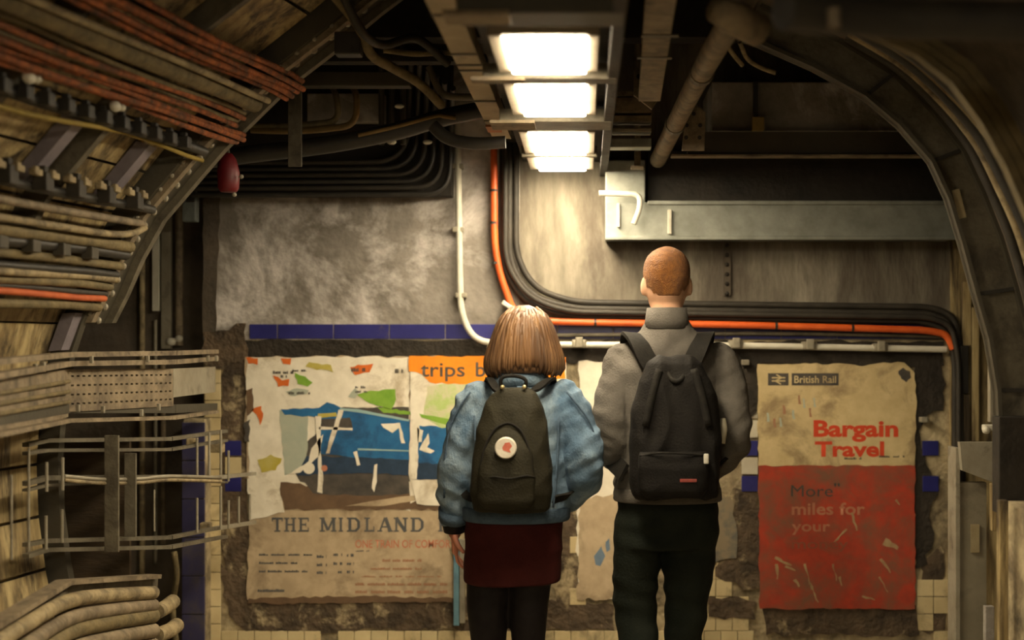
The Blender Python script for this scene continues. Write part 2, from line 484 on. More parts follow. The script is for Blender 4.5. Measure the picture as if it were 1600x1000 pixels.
# ------------------------------------------------------------------ right side: lining and steel arch rib
YR = 3.9
RIN = [(1150, 52), (1190, 70), (1270, 105), (1352, 150), (1405, 195), (1455, 252), (1482, 310), (1502, 375), (1525, 460), (1545, 530), (1558, 610), (1562, 700), (1562, 790)]
ROUT = [(1190, 5), (1236, 25), (1320, 62), (1400, 112), (1460, 170), (1508, 232), (1540, 300), (1568, 370), (1592, 450), (1612, 530), (1624, 610), (1628, 700), (1628, 800)]
wrr = thing('wall_right', W(1640, 1000, YR), kind='structure')
def RP(i, Y, off=0.0):
    p = W(*ROUT[i], YR)
    n = Vector((p.x - .05, 0, p.z - 1.4)).normalized()
    return Vector((p.x, Y, p.z)) + n * off
RO2 = ROUT + [(1628, 900), (1628, 1100), (1628, 1296)]
def RP2(i, Y, off=0.0):
    p = W(*RO2[i], YR)
    n = Vector((p.x - .05, 0, max(0, p.z - 1.4))).normalized()
    q = Vector((p.x, Y, p.z)) + n * off
    if Y < YR: q.x += (YR - Y) * 0.02
    return q
bm = bmesh.new()
YY = (-3.0, 1.5, YR + .1, 4.6)
for o, flip in ((.10, False), (.18, True)):
    g = [[bm.verts.new(RP2(i, Y, o)) for Y in YY] for i in range(len(RO2))]
    for i in range(len(g)-1):
        for j in range(len(YY)-1): bm.faces.new((g[i][j], g[i+1][j], g[i+1][j+1], g[i][j+1]))
me = bpy.data.meshes.new('lining_skin'); bm.to_mesh(me); bm.free()
link_mesh('lining_skin', me, M_conc_dark, wrr)
# far right return wall with pale timber battens next to the end wall
rt = MB().span((W(1506, 0, 5.1).x, 5.28, 0), (2.9, 5.5, 2.8)).build('wall_return', M_cream); rt['kind'] = 'structure'
rt2 = MB().span((2.9, -3, 0), (3.0, 5.5, 2.8)).build('wall_far_side', M_conc_dark); rt2['kind'] = 'structure'
# cream tiled wall low on the right
rtw = thing('wall_tiled_right', W(1580, 1000, 3.8), kind='structure')
a = W(1572, 785, 3.8); 
MB().span((a.x, 3.62, 0), (a.x + .5, 3.84, a.z)).build('wall_core', M_grout, rtw)
for j in range(8):
    for i in range(2):
        x0 = a.x + .006 + i * .115; z1 = a.z - .005 - j * .078
        MB().span((x0, 3.612, z1 - .074), (x0 + .111, 3.63, z1), .0015).build('tile', M_cream_tile, rtw)
# ------------------------------------------------------------------ lettering
def text_verts(s, bold=0.0, res=3):
    cu = bpy.data.curves.new('t', 'FONT'); cu.body = s; cu.size = 1.0; cu.offset = bold; cu.resolution_u = res
    o = bpy.data.objects.new('t', cu); COL.objects.link(o)
    dg = bpy.context.evaluated_depsgraph_get(); dg.update()
    me = bpy.data.meshes.new_from_object(o.evaluated_get(dg))
    COL.objects.unlink(o); bpy.data.objects.remove(o)
    return me
def lettering(name, s, x0, x1, ytop, ybase, off, mat, parent, cap=0.69, bold=0.0, Y=WALL):
    """words printed between photo columns x0..x1; capital height ytop..ybase"""
    me = text_verts(s, bold)
    xs = [v.co.x for v in me.vertices]
    lo, hi = min(xs), max(xs)
    for v in me.vertices:
        px = x0 + (v.co.x - lo) / (hi - lo) * (x1 - x0)
        py = ybase - v.co.y / cap * (ybase - ytop)
        p = W(px, py, Y); v.co = Vector((p.x, Y - off, p.z))
    return link_mesh(name, me, mat, parent)
SLAB = {  # strokes on a 0..1 box: (x0,y0,x1,y1,width), serifs: (x,y,halfwidth)
 'T': ([(.5, 0, .5, 1, .24), (0, .93, 1, .93, .14), (.04, .72, .04, 1, .09), (.96, .72, .96, 1, .09)], [(.5, .05, .28)]),
 'H': ([(.22, 0, .22, 1, .2), (.78, 0, .78, 1, .2), (.2, .5, .8, .5, .12)], [(.22, .05, .22), (.22, .95, .22), (.78, .05, .22), (.78, .95, .22)]),
 'E': ([(.25, 0, .25, 1, .22), (.1, .94, .95, .94, .12), (.1, .06, .95, .06, .12), (.25, .5, .7, .5, .12), (.93, .7, .93, 1, .09), (.93, 0, .93, .3, .09), (.7, .36, .7, .64, .08)], [(.2, .05, .2), (.2, .95, .2)]),
 'M': ([(.14, 0, .14, 1, .13), (.86, 0, .86, 1, .18), (.14, 1, .5, .1, .17), (.5, .1, .86, 1, .13)], [(.14, .05, .16), (.14, .95, .16), (.86, .05, .17), (.86, .95, .16)]),
 'I': ([(.5, 0, .5, 1, .5)], [(.5, .05, .5), (.5, .95, .5)]),
 'D': ([(.22, 0, .22, 1, .22), (.1, .94, .65, .94, .12), (.1, .06, .65, .06, .12), (.62, .95, .88, .72, .17), (.87, .75, .87, .25, .22), (.88, .28, .62, .05, .17)], [(.18, .05, .18), (.18, .95, .18)]),
 'L': ([(.28, 0, .28, 1, .24), (.1, .06, .95, .06, .12), (.93, 0, .93, .38, .1)], [(.28, .05, .28), (.28, .95, .28)]),
 'A': ([(.14, 0, .48, 1, .12), (.86, 0, .52, 1, .24), (.28, .34, .72, .34, .1)], [(.14, .05, .17), (.86, .05, .18)]),
 'N': ([(.18, 0, .18, 1, .14), (.82, 0, .82, 1, .14), (.16, 1, .84, 0, .24)], [(.18, .05, .18), (.18, .95, .18), (.82, .95, .18)]),
 'R': ([(.22, 0, .22, 1, .22), (.1, .94, .7, .94, .12), (.2, .5, .7, .5, .12), (.8, .9, .8, .55, .2), (.52, .5, .86, 0, .22)], [(.2, .05, .2), (.2, .95, .2), (.88, .05, .14)]),
}
def slab_word(name, spans, ytop, ybase, off, mat, parent):
    """spans: list of (letter,x0,x1) in photo pixels"""
    b = MB()
    for ch, x0, x1 in spans:
        w, h = x1 - x0, ybase - ytop
        st, se = SLAB[ch]
        quads = []
        for (ax, ay, bx, by, wd) in st:
            A = Vector((x0 + ax*w, ybase - ay*h)); B = Vector((x0 + bx*w, ybase - by*h))
            d = (B - A).normalized(); n = Vector((-d.y, d.x)) * wd * w / 2 if abs(d.y) > .3 else Vector((-d.y, d.x)) * wd * h / 2
            quads.append([A - n, B - n, B + n, A + n])
        for (sx, sy, hw) in se:
            cx, cy = x0 + sx*w, ybase - sy*h
            quads.append([Vector((cx - hw*w, cy - .05*h)), Vector((cx + hw*w, cy - .05*h)), Vector((cx + hw*w, cy + .05*h)), Vector((cx - hw*w, cy + .05*h))])
        for k, q in enumerate(quads):
            pts = [W(p.x, p.y, WALL) for p in q]
            for p in pts: p.y = WALL - off - k * 2e-5
            f = b.bm.faces.new([b.bm.verts.new(p) for p in pts]); f.normal_update()
            if f.normal.y > 0: f.normal_flip()
    return b.build(name, mat, parent, recalc=False)
def dashes(name, lines, off, mat, parent, seed=1):
    """rows of small worn print: (x0,x1,y,h,wordlen)"""
    rnd = random.Random(seed); b = MB()
    for (x0, x1, y, h, wl_) in lines:
        x = x0
        while x < x1:
            w = min(rnd.uniform(.5, 1.4) * wl_, x1 - x)
            k = x
            while k < x + w:
                q = min(rnd.uniform(1.6, 3.4), x + w - k)
                dy = rnd.uniform(-.8, .8)
                pts = [W(*p, WALL) for p in rect(k, y - h/2 + dy, k + q * .82, y + h/2)]
                for p in pts: p.y = WALL - off
                f = b.bm.faces.new([b.bm.verts.new(p) for p in pts]); f.normal_update()
                if f.normal.y > 0: f.normal_flip()
                k += q
            x += w + rnd.uniform(3, 6)
    return b.build(name, mat, parent, recalc=False)
def ink(name, c, c2=None, c3=None, cov=.62, s3=12):
    return pm(name, c, c2 or tuple(v * .75 for v in c), 14, 0.8, 0, 0.05, 40, (1, 1, 1), c3, s3, cov, 6, .07)
I_paper = ink('poster_white_paper', (0.82, 0.76, 0.63), (0.70, 0.64, 0.51), (0.44, 0.36, 0.24), .62, 5)
I_tan = ink('poster_tan_paper', (0.52, 0.405, 0.26), (0.42, 0.32, 0.20), (0.26, 0.19, 0.115), .58, 4)
I_blue = ink('poster_train_blue', (0.010, 0.10, 0.25), (0.018, 0.14, 0.32), (0.01, 0.06, 0.15), .60, 5)
I_navy = ink('poster_navy', (0.012, 0.03, 0.06), (0.02, 0.045, 0.09))
I_dark = ink('poster_dark_ink', (0.045, 0.04, 0.035), (0.09, 0.075, 0.06))
I_grey = ink('poster_slate_ink', (0.07, 0.075, 0.08), (0.11, 0.105, 0.10))
I_cyan = ink('poster_pale_blue', (0.25, 0.40, 0.42), (0.32, 0.45, 0.42))
I_teal = ink('poster_pale_teal', (0.36, 0.40, 0.32), (0.43, 0.45, 0.35))
I_green = ink('poster_green', (0.16, 0.33, 0.025), (0.24, 0.42, 0.05))
I_lime = ink('poster_lime', (0.38, 0.52, 0.14), (0.46, 0.56, 0.22), (0.58, 0.55, 0.36), .55, 9)
I_yel = ink('poster_mustard', (0.44, 0.36, 0.04), (0.5, 0.43, 0.12))
I_or = ink('poster_orange', (0.88, 0.27, 0.008), (0.80, 0.22, 0.006))
I_or2 = ink('poster_orange_scrap', (0.70, 0.16, 0.02), (0.6, 0.12, 0.015))
I_brown = ink('poster_brown', (0.16, 0.095, 0.05), (0.11, 0.065, 0.035))
I_redp = ink('poster_faded_red', (0.52, 0.15, 0.08), (0.48, 0.22, 0.13))
I_pale_red = ink('poster_ghost_red', (0.36, 0.17, 0.09), (0.33, 0.18, 0.10))
I_red = pm('poster_red_field', (0.44, 0.045, 0.015), (0.32, 0.04, 0.018), 18, .75, 0, .05, 40, (1, 1, 1), (0.20, 0.085, 0.045), 6, .52, 6, .10)
I_cream = ink('poster_cream', (0.62, 0.49, 0.26), (0.52, 0.40, 0.20), (0.30, 0.215, 0.11), .57, 5)
I_white = ink('poster_white_ink', (0.56, 0.50, 0.38), (0.48, 0.42, 0.30))

def scrap(parent, poly, mat, off, name='torn_scrap', amp=1.6, step=7, seed=1):
    return sheet(name, jag(poly, amp, step, seed), off, .0009, mat, parent)
# ------------------------------------------------------------------ poster with the blue train
p1 = thing('poster', W(545, 938, WALL) + Vector((0, -.012, 0)), 'torn old poster of a blue train headed THE MIDLAND', 'poster')
scrap(p1, [(384, 557), (706, 557), (704, 800), (696, 812), (700, 850), (712, 880), (712, 938), (388, 936), (392, 800), (386, 700)], I_tan, .0125, 'paper_sheet', 2.5, 12, 20)
scrap(p1, [(386, 558), (640, 558), (642, 798), (560, 780), (470, 786), (420, 770), (390, 745)], I_paper, .0135, 'paper_sheet', 2, 12, 21)
scrap(p1, [(474, 700), (498, 672), (500, 650), (512, 636), (640, 636), (642, 760), (560, 772), (470, 752), (462, 738)], I_dark, .0142, 'printed_shape', 1.2, 9, 22)
scrap(p1, [(438, 640), (482, 637), (480, 734), (446, 742)], I_teal, .0146, 'printed_shape', 1.5, 8, 23)
scrap(p1, [(440, 639), (500, 637), (512, 628), (544, 640), (642, 656), (642, 718), (560, 716), (500, 708), (502, 652), (446, 648)], I_blue, .015, 'train_body', 1.2, 9, 24)
scrap(p1, [(480, 712), (560, 714), (642, 718), (642, 742), (560, 738), (466, 742)], I_navy, .0153, 'printed_shape', 1.5, 9, 25)
scrap(p1, [(500, 655), (548, 652), (552, 668), (500, 668)], I_dark, .0156, 'train_window', .8, 8, 26)
scrap(p1, [(498, 646), (526, 644), (528, 650), (498, 653)], I_yel, .0158, 'printed_shape', .5, 8, 27)
for k, pl in enumerate(([(530, 640), (538, 640), (516, 708), (510, 708)], [(484, 720), (488, 700), (506, 678), (500, 712), (470, 738), (454, 740)],
                        [(494, 650), (503, 650), (502, 700), (506, 740), (505, 770), (497, 768), (499, 710)], [(500, 666), (552, 668), (552, 672), (500, 671)],
                        [(596, 662), (626, 660), (634, 692), (628, 692), (624, 668), (614, 676), (600, 668)], [(553, 706), (559, 704), (564, 726), (559, 727)],
                        [(586, 726), (591, 724), (590, 752), (586, 768), (582, 762)])):
    scrap(p1, pl, I_paper, .0163, 'torn_scrap', .8, 8, 30 + k)
scrap(p1, [(532, 637), (560, 639), (640, 655), (640, 658), (560, 644), (533, 641)], I_cyan, .0161, 'printed_line', .3, 12, 40)
scrap(p1, [(560, 700), (640, 703), (640, 705), (560, 703)], I_cyan, .0161, 'printed_line', .2, 12, 41)
b = MB(); b.cyl(W(484, 731, WALL) + Vector((0, -.0166, 0)), W(484, 731, WALL) + Vector((0, -.015, 0)), .024, 16); b.build('train_buffer', I_paper, p1)
b = MB(); b.cyl(W(508, 731, WALL) + Vector((0, -.0166, 0)), W(508, 731, WALL) + Vector((0, -.015, 0)), .013, 12); b.build('train_buffer', I_redp, p1)
for k, (pl, m) in enumerate((
        ([(386, 558), (404, 560), (404, 570), (390, 568)], I_or2), ([(440, 560), (456, 560), (455, 570), (444, 568)], I_or2), ([(428, 586), (442, 594), (454, 592), (452, 603), (436, 604)], I_or2),
        ([(462, 582), (478, 588), (490, 598), (482, 604), (466, 600)], I_green), ([(478, 572), (484, 566), (518, 570), (522, 582), (508, 578), (490, 576)], I_yel),
        ([(548, 574), (560, 570), (584, 568), (578, 582), (556, 586)], I_or2), ([(558, 616), (580, 610), (618, 608), (620, 624), (612, 640), (590, 634), (566, 622)], I_green),
        ([(590, 636), (644, 642), (644, 648), (600, 645)], I_green), ([(394, 640), (410, 634), (412, 652), (408, 664), (402, 648)], I_or2), ([(404, 718), (424, 710), (442, 716), (432, 734), (410, 738)], I_yel),
        ([(448, 612), (466, 606), (484, 610), (480, 616), (456, 618)], I_teal), ([(386, 610), (396, 606), (398, 640), (388, 650)], I_brown), ([(382, 660), (392, 655), (391, 690), (384, 690)], I_dark),
        ([(545, 620), (556, 606), (562, 612), (556, 622)], I_teal))):
    scrap(p1, pl, m, .0150, 'torn_scrap', 1.5, 6, 50 + k)
dashes('worn_print', [(428, 460, 582, 4, 9), (440, 450, 588, 4, 6), (458, 480, 579, 3, 8), (452, 486, 614, 4, 9), (550, 578, 578, 5, 10), (556, 574, 605, 3, 7), (556, 575, 612, 3, 7), (618, 634, 580, 6, 6)], .0156, I_dark, p1, 2)
scrap(p1, [(440, 752), (500, 760), (640, 770), (692, 772), (690, 796), (446, 796), (440, 775)], I_brown, .0144, 'printed_shape', 2, 10, 70)
scrap(p1, [(470, 742), (560, 744), (690, 750), (690, 768), (560, 774), (490, 770)], I_dark, .0147, 'printed_shape', 2, 9, 71)
scrap(p1, [(388, 748), (412, 742), (430, 756), (442, 778), (446, 800), (392, 812)], I_paper, .0152, 'printed_shape', 2, 9, 72)
scrap(p1, [(640, 752), (690, 758), (692, 785), (660, 776), (642, 786)], I_paper, .0150, 'torn_scrap', 2, 9, 73)
scrap(p1, [(540, 790), (620, 776), (690, 770), (690, 774), (600, 790)], I_tan, .0151, 'printed_line', .5, 12, 74)
xs = [(427, 438), (446, 466), (470, 486)]
for L_ in [('T', 426, 443), ('H', 445, 464), ('E', 467, 484), ('M', 501, 526), ('I', 530, 537), ('D', 543, 564), ('L', 570, 586), ('A', 591, 614), ('N', 616, 638), ('D', 642, 663), ('R', 685, 704)]: slab_word('headline_letter', [L_], 808, 830, .0136, I_grey, p1)
lettering('red_line_of_print', 'ONE TRAIN OF COMFORT', 556, 712, 843, 855, .0135, I_redp, p1, bold=.015)
dashes('worn_print', [(406, 489, 866, 3, 20), (406, 466, 879, 3, 18), (406, 482, 892, 3, 20), (404, 446, 922, 4, 40), (496, 511, 869, 4, 12), (496, 512, 882, 4, 12), (496, 511, 894, 4, 12),
                      (522, 536, 866, 4, 6), (522, 536, 880, 4, 6), (529, 536, 893, 4, 6), (543, 554, 867, 4, 5), (543, 554, 880, 4, 5), (543, 554, 893, 4, 5), (557, 578, 860, 2, 22)], .0135, I_grey, p1, 3)
dashes('faded_red_print', [(598, 660, 875, 4, 18), (580, 660, 888, 3, 22), (556, 700, 912, 4, 20), (556, 700, 924, 4, 24), (566, 690, 900, 2, 20)], .0135, I_pale_red, p1, 4)
scrap(p1, [(390, 934), (560, 930), (710, 934), (712, 940), (388, 942)], I_brown, .0138, 'torn_edge', 2, 9, 76)

# ------------------------------------------------------------------ orange "trips" poster
p2 = thing('poster', W(760, 790, WALL) + Vector((0, -.016, 0)), 'orange topped poster reading trips, half behind the woman', 'poster')
scrap(p2, [(641, 558), (884, 560), (880, 790), (690, 790), (652, 786), (641, 750)], I_paper, .0175, 'paper_sheet', 2, 11, 80)
scrap(p2, [(640, 556), (884, 558), (884, 592), (760, 598), (700, 600), (672, 597), (660, 584), (640, 580)], I_or, .0185, 'orange_heading', 1.5, 9, 81)
lettering('heading_word', 'trips', 658, 727, 566, 588, .0187, I_dark, p2, bold=.012)
lettering('heading_word', 'by', 744, 776, 566, 588, .0187, I_dark, p2, bold=.012)
scrap(p2, [(668, 604), (700, 598), (760, 600), (760, 664), (690, 668), (662, 652)], I_lime, .0183, 'printed_shape', 2, 9, 82)
scrap(p2, [(656, 646), (700, 654), (760, 668), (700, 664), (660, 652)], I_green, .0186, 'printed_shape', .8, 9, 83)
scrap(p2, [(654, 664), (700, 668), (760, 672), (760, 748), (690, 746), (650, 742)], I_blue, .0184, 'train_carriage', 1.2, 9, 84)
scrap(p2, [(650, 722), (760, 728), (760, 752), (648, 748)], I_navy, .0186, 'printed_shape', 1.5, 9, 85)
for k, pl in enumerate(([(648, 640), (656, 650), (654, 720), (652, 748), (642, 748), (642, 650)], [(656, 702), (662, 690), (670, 676), (672, 692), (668, 698), (680, 704), (674, 708)], [(652, 668), (662, 672), (660, 690), (653, 690)])):
    scrap(p2, pl, I_paper, .0190, 'torn_scrap', .8, 7, 86 + k)

# ------------------------------------------------------------------ bleached poster between the walkers
p3 = thing('poster', W(950, 935, WALL) + Vector((0, -.012, 0)), 'bleached torn poster showing between the two walkers', 'poster')
scrap(p3, [(904, 565), (1010, 565), (1010, 935), (904, 932), (900, 800), (908, 700)], I_paper, .0125, 'paper_sheet', 3, 12, 90)
scrap(p3, [(904, 780), (960, 770), (1010, 776), (1010, 935), (902, 935)], I_tan, .0132, 'torn_scrap', 3, 9, 91)
scrap(p3, [(928, 868), (940, 852), (946, 868), (938, 884), (930, 882)], ink('flake_blue', (0.10, 0.16, 0.24), (0.16, 0.22, 0.28)), .0138, 'torn_scrap', 1.5, 5, 92)
scrap(p3, [(946, 846), (952, 840), (953, 858), (948, 862)], MATS['flake_blue'], .0138, 'torn_scrap', 1, 5, 93)
# blue-grey board between man and banded tiles
p4 = sheet('wall_board', jag([(1094, 780), (1142, 775), (1150, 870), (1096, 880)], 5, 12, 95), .013, .004, ink('weathered_blue_board', (0.09, 0.10, 0.10), (0.14, 0.13, 0.10), (0.24, 0.19, 0.12), .55, 8))
tag(p4, 'weathered blue grey board scrap on the wall right of the man', 'board')
# ------------------------------------------------------------------ Bargain Travel poster
p5 = thing('poster', W(1305, 950, WALL) + Vector((0, -.016, 0)), 'cream and red poster reading Bargain Travel', 'poster')
scrap(p5, [(1183, 569), (1320, 568), (1345, 573), (1380, 566), (1412, 566), (1428, 582), (1430, 640), (1428, 728), (1184, 728)], I_cream, .0165, 'cream_sheet', 1.6, 9, 100)
scrap(p5, [(1184, 727), (1428, 727), (1428, 950), (1186, 950)], I_red, .0168, 'red_sheet', 1.6, 11, 101)
sheet('logo_block', rect(1199, 583, 1231, 602), .0175, .0007, I_dark, p5)
sheet('logo_block', rect(1236, 583, 1309, 602), .0175, .0007, I_dark, p5)
lettering('rail_name', 'British Rail', 1240, 1305, 587, 598, .0178, I_cream, p5, bold=.01)
b = MB()   # double arrow
def stroke(bm_, a, c, w, off):
    A = Vector(a); C = Vector(c); d = (C - A).normalized(); n = Vector((-d.y, d.x)) * w / 2
    pts = [W(p.x, p.y, WALL) for p in (A - n, C - n, C + n, A + n)]
    for p in pts: p.y = WALL - off
    f = bm_.bm.faces.new([bm_.bm.verts.new(p) for p in pts]); f.normal_update()
    if f.normal.y > 0: f.normal_flip()
for k, (a, c) in enumerate((((1205, 590), (1226, 590)), ((1205, 595), (1226, 595)), ((1212, 585), (1220, 590)), ((1220, 590), (1211, 595)), ((1211, 595), (1219, 600)))):
    stroke(b, a, c, 2, .0178 + k*1e-5)
b.build('double_arrow', I_cream, p5, recalc=False)
lettering('headline', 'Bargain', 1270, 1402, 657, 681, .0172, I_or2 if False else ink('poster_red_ink', (0.62, 0.06, 0.015), (0.55, 0.05, 0.012)), p5, bold=.035)
lettering('headline', 'Travel', 1272, 1380, 690, 712, .0172, MATS['poster_red_ink'], p5, bold=.035)
dashes('worn_print', [(1372, 1412, 713, 2.5, 14), (1318, 1345, 716, 2.5, 14)], .0175, I_dark, p5, 6)
lettering('dark_word', 'More', 1235, 1300, 757, 775, .0175, I_dark, p5, bold=.0)
lettering('quote_mark', '"', 1302, 1311, 755, 768, .0175, I_dark, p5, bold=.01)
I_ghost = ink('poster_ghost_cream', (0.46, 0.20, 0.11), (0.38, 0.13, 0.07))
lettering('ghost_line', 'miles for', 1236, 1350, 785, 803, .0175, I_ghost, p5, bold=.02)
lettering('ghost_line', 'your', 1236, 1296, 813, 829, .0175, I_ghost, p5, bold=.02)
lettering('ghost_line', 'money', 1236, 1324, 841, 856, .0175, ink('poster_ghost_dim', (0.26, 0.085, 0.045), (0.24, 0.06, 0.03)), p5, bold=.01)
for k, (x, y, dx, dy, w) in enumerate(((1330, 800, 8, 28, 4), (1210, 870, 26, 12, 5), (1256, 880, 12, 40, 4), (1300, 880, 6, 26, 3), (1380, 845, 22, 10, 12), (1374, 872, 16, 22, 5), (1322, 826, -20, 20, 3),
                                       (1226, 884, 16, 6, 3), (1212, 880, 2, 24, 5), (1264, 910, 14, 30, 4), (1398, 780, 6, 8, 4), (1310, 900, 4, 14, 4), (1372, 900, 14, 24, 3), (1240, 905, 8, 10, 5), (1346, 930, 20, 6, 3))):
    n = Vector((-dy, dx)).normalized() * w / 2
    pl = [(x - n.x, y - n.y), (x + dx - n.x*.3, y + dy - n.y*.3), (x + dx + n.x*.6, y + dy + n.y*.6), (x + n.x, y + n.y)]
    scrap(p5, pl, ink('poster_scratch', (0.42, 0.30, 0.15), (0.30, 0.16, 0.08)), .0176, 'scratch', 1.5, 6, 110 + k)
scrap(p5, [(1402, 580), (1410, 574), (1420, 580), (1422, 590), (1414, 598), (1406, 592)], I_dark, .0176, 'torn_hole', 2.5, 4, 133)
rnd = random.Random(5)
for k in range(9):
    x = 1196 + k * 9.5 + rnd.uniform(-3, 3); y = 612 + rnd.uniform(0, 44)
    scrap(p5, [(x, y), (x + 3, y), (x + 5, y + 14), (x + 1, y + 14)], I_pale_red if k % 2 else I_teal, .0174, 'graffiti_stroke', 1, 5, 140 + k)
# pale fixing lugs above the poster
for k, (x, y) in enumerate(((1163, 566), (1440, 655))):
    o = MB().box(W(x, y, WALL) + Vector((0, -.03, 0)), (.03, .04, .022), None, .004).build('wall_lug', M_steel_lt)
    tag(o, ('pale fixing lug at the upper left of the Bargain Travel poster', 'pale fixing lug at the right edge of the Bargain Travel poster')[k], 'bracket')

# light blue strip beside the woman's hand
o = sheet('poster_batten', rect(710, 842, 718, 975), .03, .03, pm('sky_blue_paint', (0.13, 0.27, 0.34), (0.10, 0.2, 0.26), 20, .6)); tag(o, 'thin sky blue upright batten beside the hand of the woman', 'batten')
o = sheet('poster_batten', rect(719, 842, 727, 972), .022, .022, M_steel_lt); tag(o, 'thin grey upright batten next to the sky blue one', 'batten')

# ------------------------------------------------------------------ cables and conduit on the end wall
def cable(name, pts, r, mat, label, cat='cable', group=None, n=10, parent=None):
    o = MB().tube(pts, r, n).build(name, mat, parent, smooth=True)
    smooth_by_angle(o, 1.0)
    if parent is None: tag(o, label, cat, group)
    return o
def wallpath(px, off, rad, Y=WALL):
    pts = [W(x, y, Y) for x, y in px]
    for p in pts: p.y = Y - off
    return fillet(pts, rad, 8)
s = 1 / 377.4
cd = thing('orange_cable', W(775, 480, WALL) + Vector((0, -.05, 0)), 'orange cable dropping down the wall and turning along above the posters', 'cable')
cable('sheath', wallpath([(773, 225), (774, 405), (806, 496), (860, 503), (1160, 508), (1440, 516), (1474, 522), (1484, 545)], .05, .16), 5.6*s, M_orange, '', parent=cd)
for (x, y) in ((773, 300), (773, 350), (776, 412), (930, 504), (1040, 506), (1210, 509), (1328, 513)):
    a = W(x, y, WALL); a.y = WALL - .05
    d = Vector((0, 0, 1)) if y < 420 else Vector((1, 0, 0))
    MB().tube([a - d*.005, a + d*.005], .0165, 10).build('cable_clip', M_black, cd)
paths = [
 ([(786, 225), (786, 420), (822, 474), (884, 494), (1440, 502), (1476, 516), (1488, 560), (1488, 1010)], .035, 5.0, 'black cable nearest the orange cable on the end wall'),
 ([(797, 225), (797, 412), (828, 462), (890, 482), (1450, 490), (1482, 504), (1494, 560), (1494, 1010)], .035, 5.0, 'second black cable out from the orange one on the end wall'),
 ([(807, 225), (807, 402), (836, 452), (896, 473), (1450, 480), (1488, 494), (1500, 560), (1500, 1010)], .035, 5.0, 'innermost black cable of the bend on the end wall'),
 ([(791, 225), (791, 414), (826, 466), (886, 488), (1444, 496), (1480, 508), (1491, 560), (1491, 1010)], .064, 4.5, 'thin black cable lying over the bend on the end wall')]
for px, off, r, lab in paths:
    cable('black_cable', wallpath(px, off, .17), r*s, M_blackdusty, lab)
wc = thing('white_conduit', W(718, 538, WALL) + Vector((0, -.04, 0)), 'white conduit running down and along the end wall below the orange cable', 'conduit')
cable('pipe', wallpath([(716, 180), (720, 440), (722, 492), (742, 532), (790, 538), (1160, 540), (1474, 546)], .04, .10), 5.2*s, M_white, '', parent=wc)
for (x, y) in ((905, 537), (1148, 538), (1262, 540), (1372, 543)):
    c = W(x, y, WALL); c.y = WALL - .03
    MB().box(c, (.062, .05, .034), None, .008).box(c + Vector((0, -.03, .006)), (.03, .02, .042), None, .004).build('saddle_clip', M_steel_lt, wc)
for (x, y) in ((717, 360), (722, 462), (717, 262)):
    c = W(x, y, WALL); c.y = WALL - .03
    MB().box(c, (.046, .044, .022), None, .005).build('saddle_clip', M_steel_lt, wc)
o = MB().box(W(795, 478, WALL) + Vector((0, -.085, 0)), (.05, .03, .018), Matrix.Rotation(.6, 3, 'Y'), .004).build('cable_cleat', M_white); tag(o, 'small white cleat on the bend of the orange cable', 'cleat')
cable('grey_conduit', wallpath([(860, 524), (1160, 521), (1290, 522), (1476, 526)], .02, .05), 3.2*s, M_steel, 'thin grey conduit just below the orange cable', 'conduit')
# galvanised duct
du = thing('ventilation_duct', W(1215, 376, 5.15), 'galvanised rectangular duct along the top of the end wall', 'duct')
a = W(946, 372, 5.12); c = W(1496, 316, 5.12)
MB().span((a.x, 5.12, a.z), (c.x, 5.29, c.z), .004).build('duct_body', M_galv, du)
d2 = W(946, 318, 5.14); e2 = W(1008, 250, 5.14)
MB().span((d2.x, 5.14, d2.z), (e2.x, 5.29, e2.z), .004).build('duct_riser', M_galv, du)
for x in (1046,): MB().span((W(x-3, 0, 5.12).x, 5.10, W(0, 366, 5.12).z), (W(x+3, 0, 5.12).x, 5.125, W(0, 328, 5.12).z), .003).build('duct_seam', M_white, du)
for y in (317, 372): MB().span((W(1012 if y < 330 else 946, 0, 5.12).x, 5.108, W(0, y+3, 5.12).z), (c.x, 5.125, W(0, y-3, 5.12).z), .003).build('duct_flange', M_galv, du)
MB().span((W(964, 0, 5.12).x, 5.10, W(0, 355, 5.12).z), (W(968, 0, 5.12).x, 5.125, W(0, 318, 5.12).z), .001).build('duct_seam', M_white, du)
cable('white_hook_pipe', fillet([W(936, 302, 5.05), W(1000, 304, 5.05), W(1000, 326, 5.05), W(990, 350, 5.05)], .05, 6), 4.5/395, M_white, 'short white hooked pipe in front of the bright duct end', 'pipe')
o = MB().cyl(W(996, 20, 5.0), W(996, 262, 5.0), .012).box(W(996, 262, 5.0), (.05, .05, .012), None, .003).build('threaded_hanger', M_tan); tag(o, 'short tan hanger rod above the bright duct end', 'hanger')
# ------------------------------------------------------------------ ceiling lamps
ZL = 2.18
def lamp(Y0, Y1, label, mat, group='ceiling lamps in one row', drop=.015):
    t = thing('ceiling_lamp', (-.095, (Y0+Y1)/2, ZL + .05), label, 'lamp', group)
    x0, x1 = -.188, 0.0
    f = MB()
    f.span((x0 - .036, Y0 - .03, ZL - .004), (x0 - .004, Y1 + .03, ZL + .05), .003)
    f.span((x1 + .004, Y0 - .03, ZL - .004), (x1 + .030, Y1 + .03, ZL + .05), .003)
    f.span((x0 - .036, Y0 - .03, ZL + .0), (x1 + .030, Y0 - .004, ZL + .05), .003)
    f.span((x0 - .036, Y1 + .004, ZL + .0), (x1 + .030, Y1 + .03, ZL + .05), .003)
    f.span((x0 - .036, Y0 - .03, ZL + .035), (x1 + .030, Y1 + .03, ZL + .05))
    f.build('housing', M_lamp_body, t)
    MB().span((x0, Y0, ZL - drop), (x1, Y1, ZL + .02), .007).build('diffuser', mat, t)
    return t
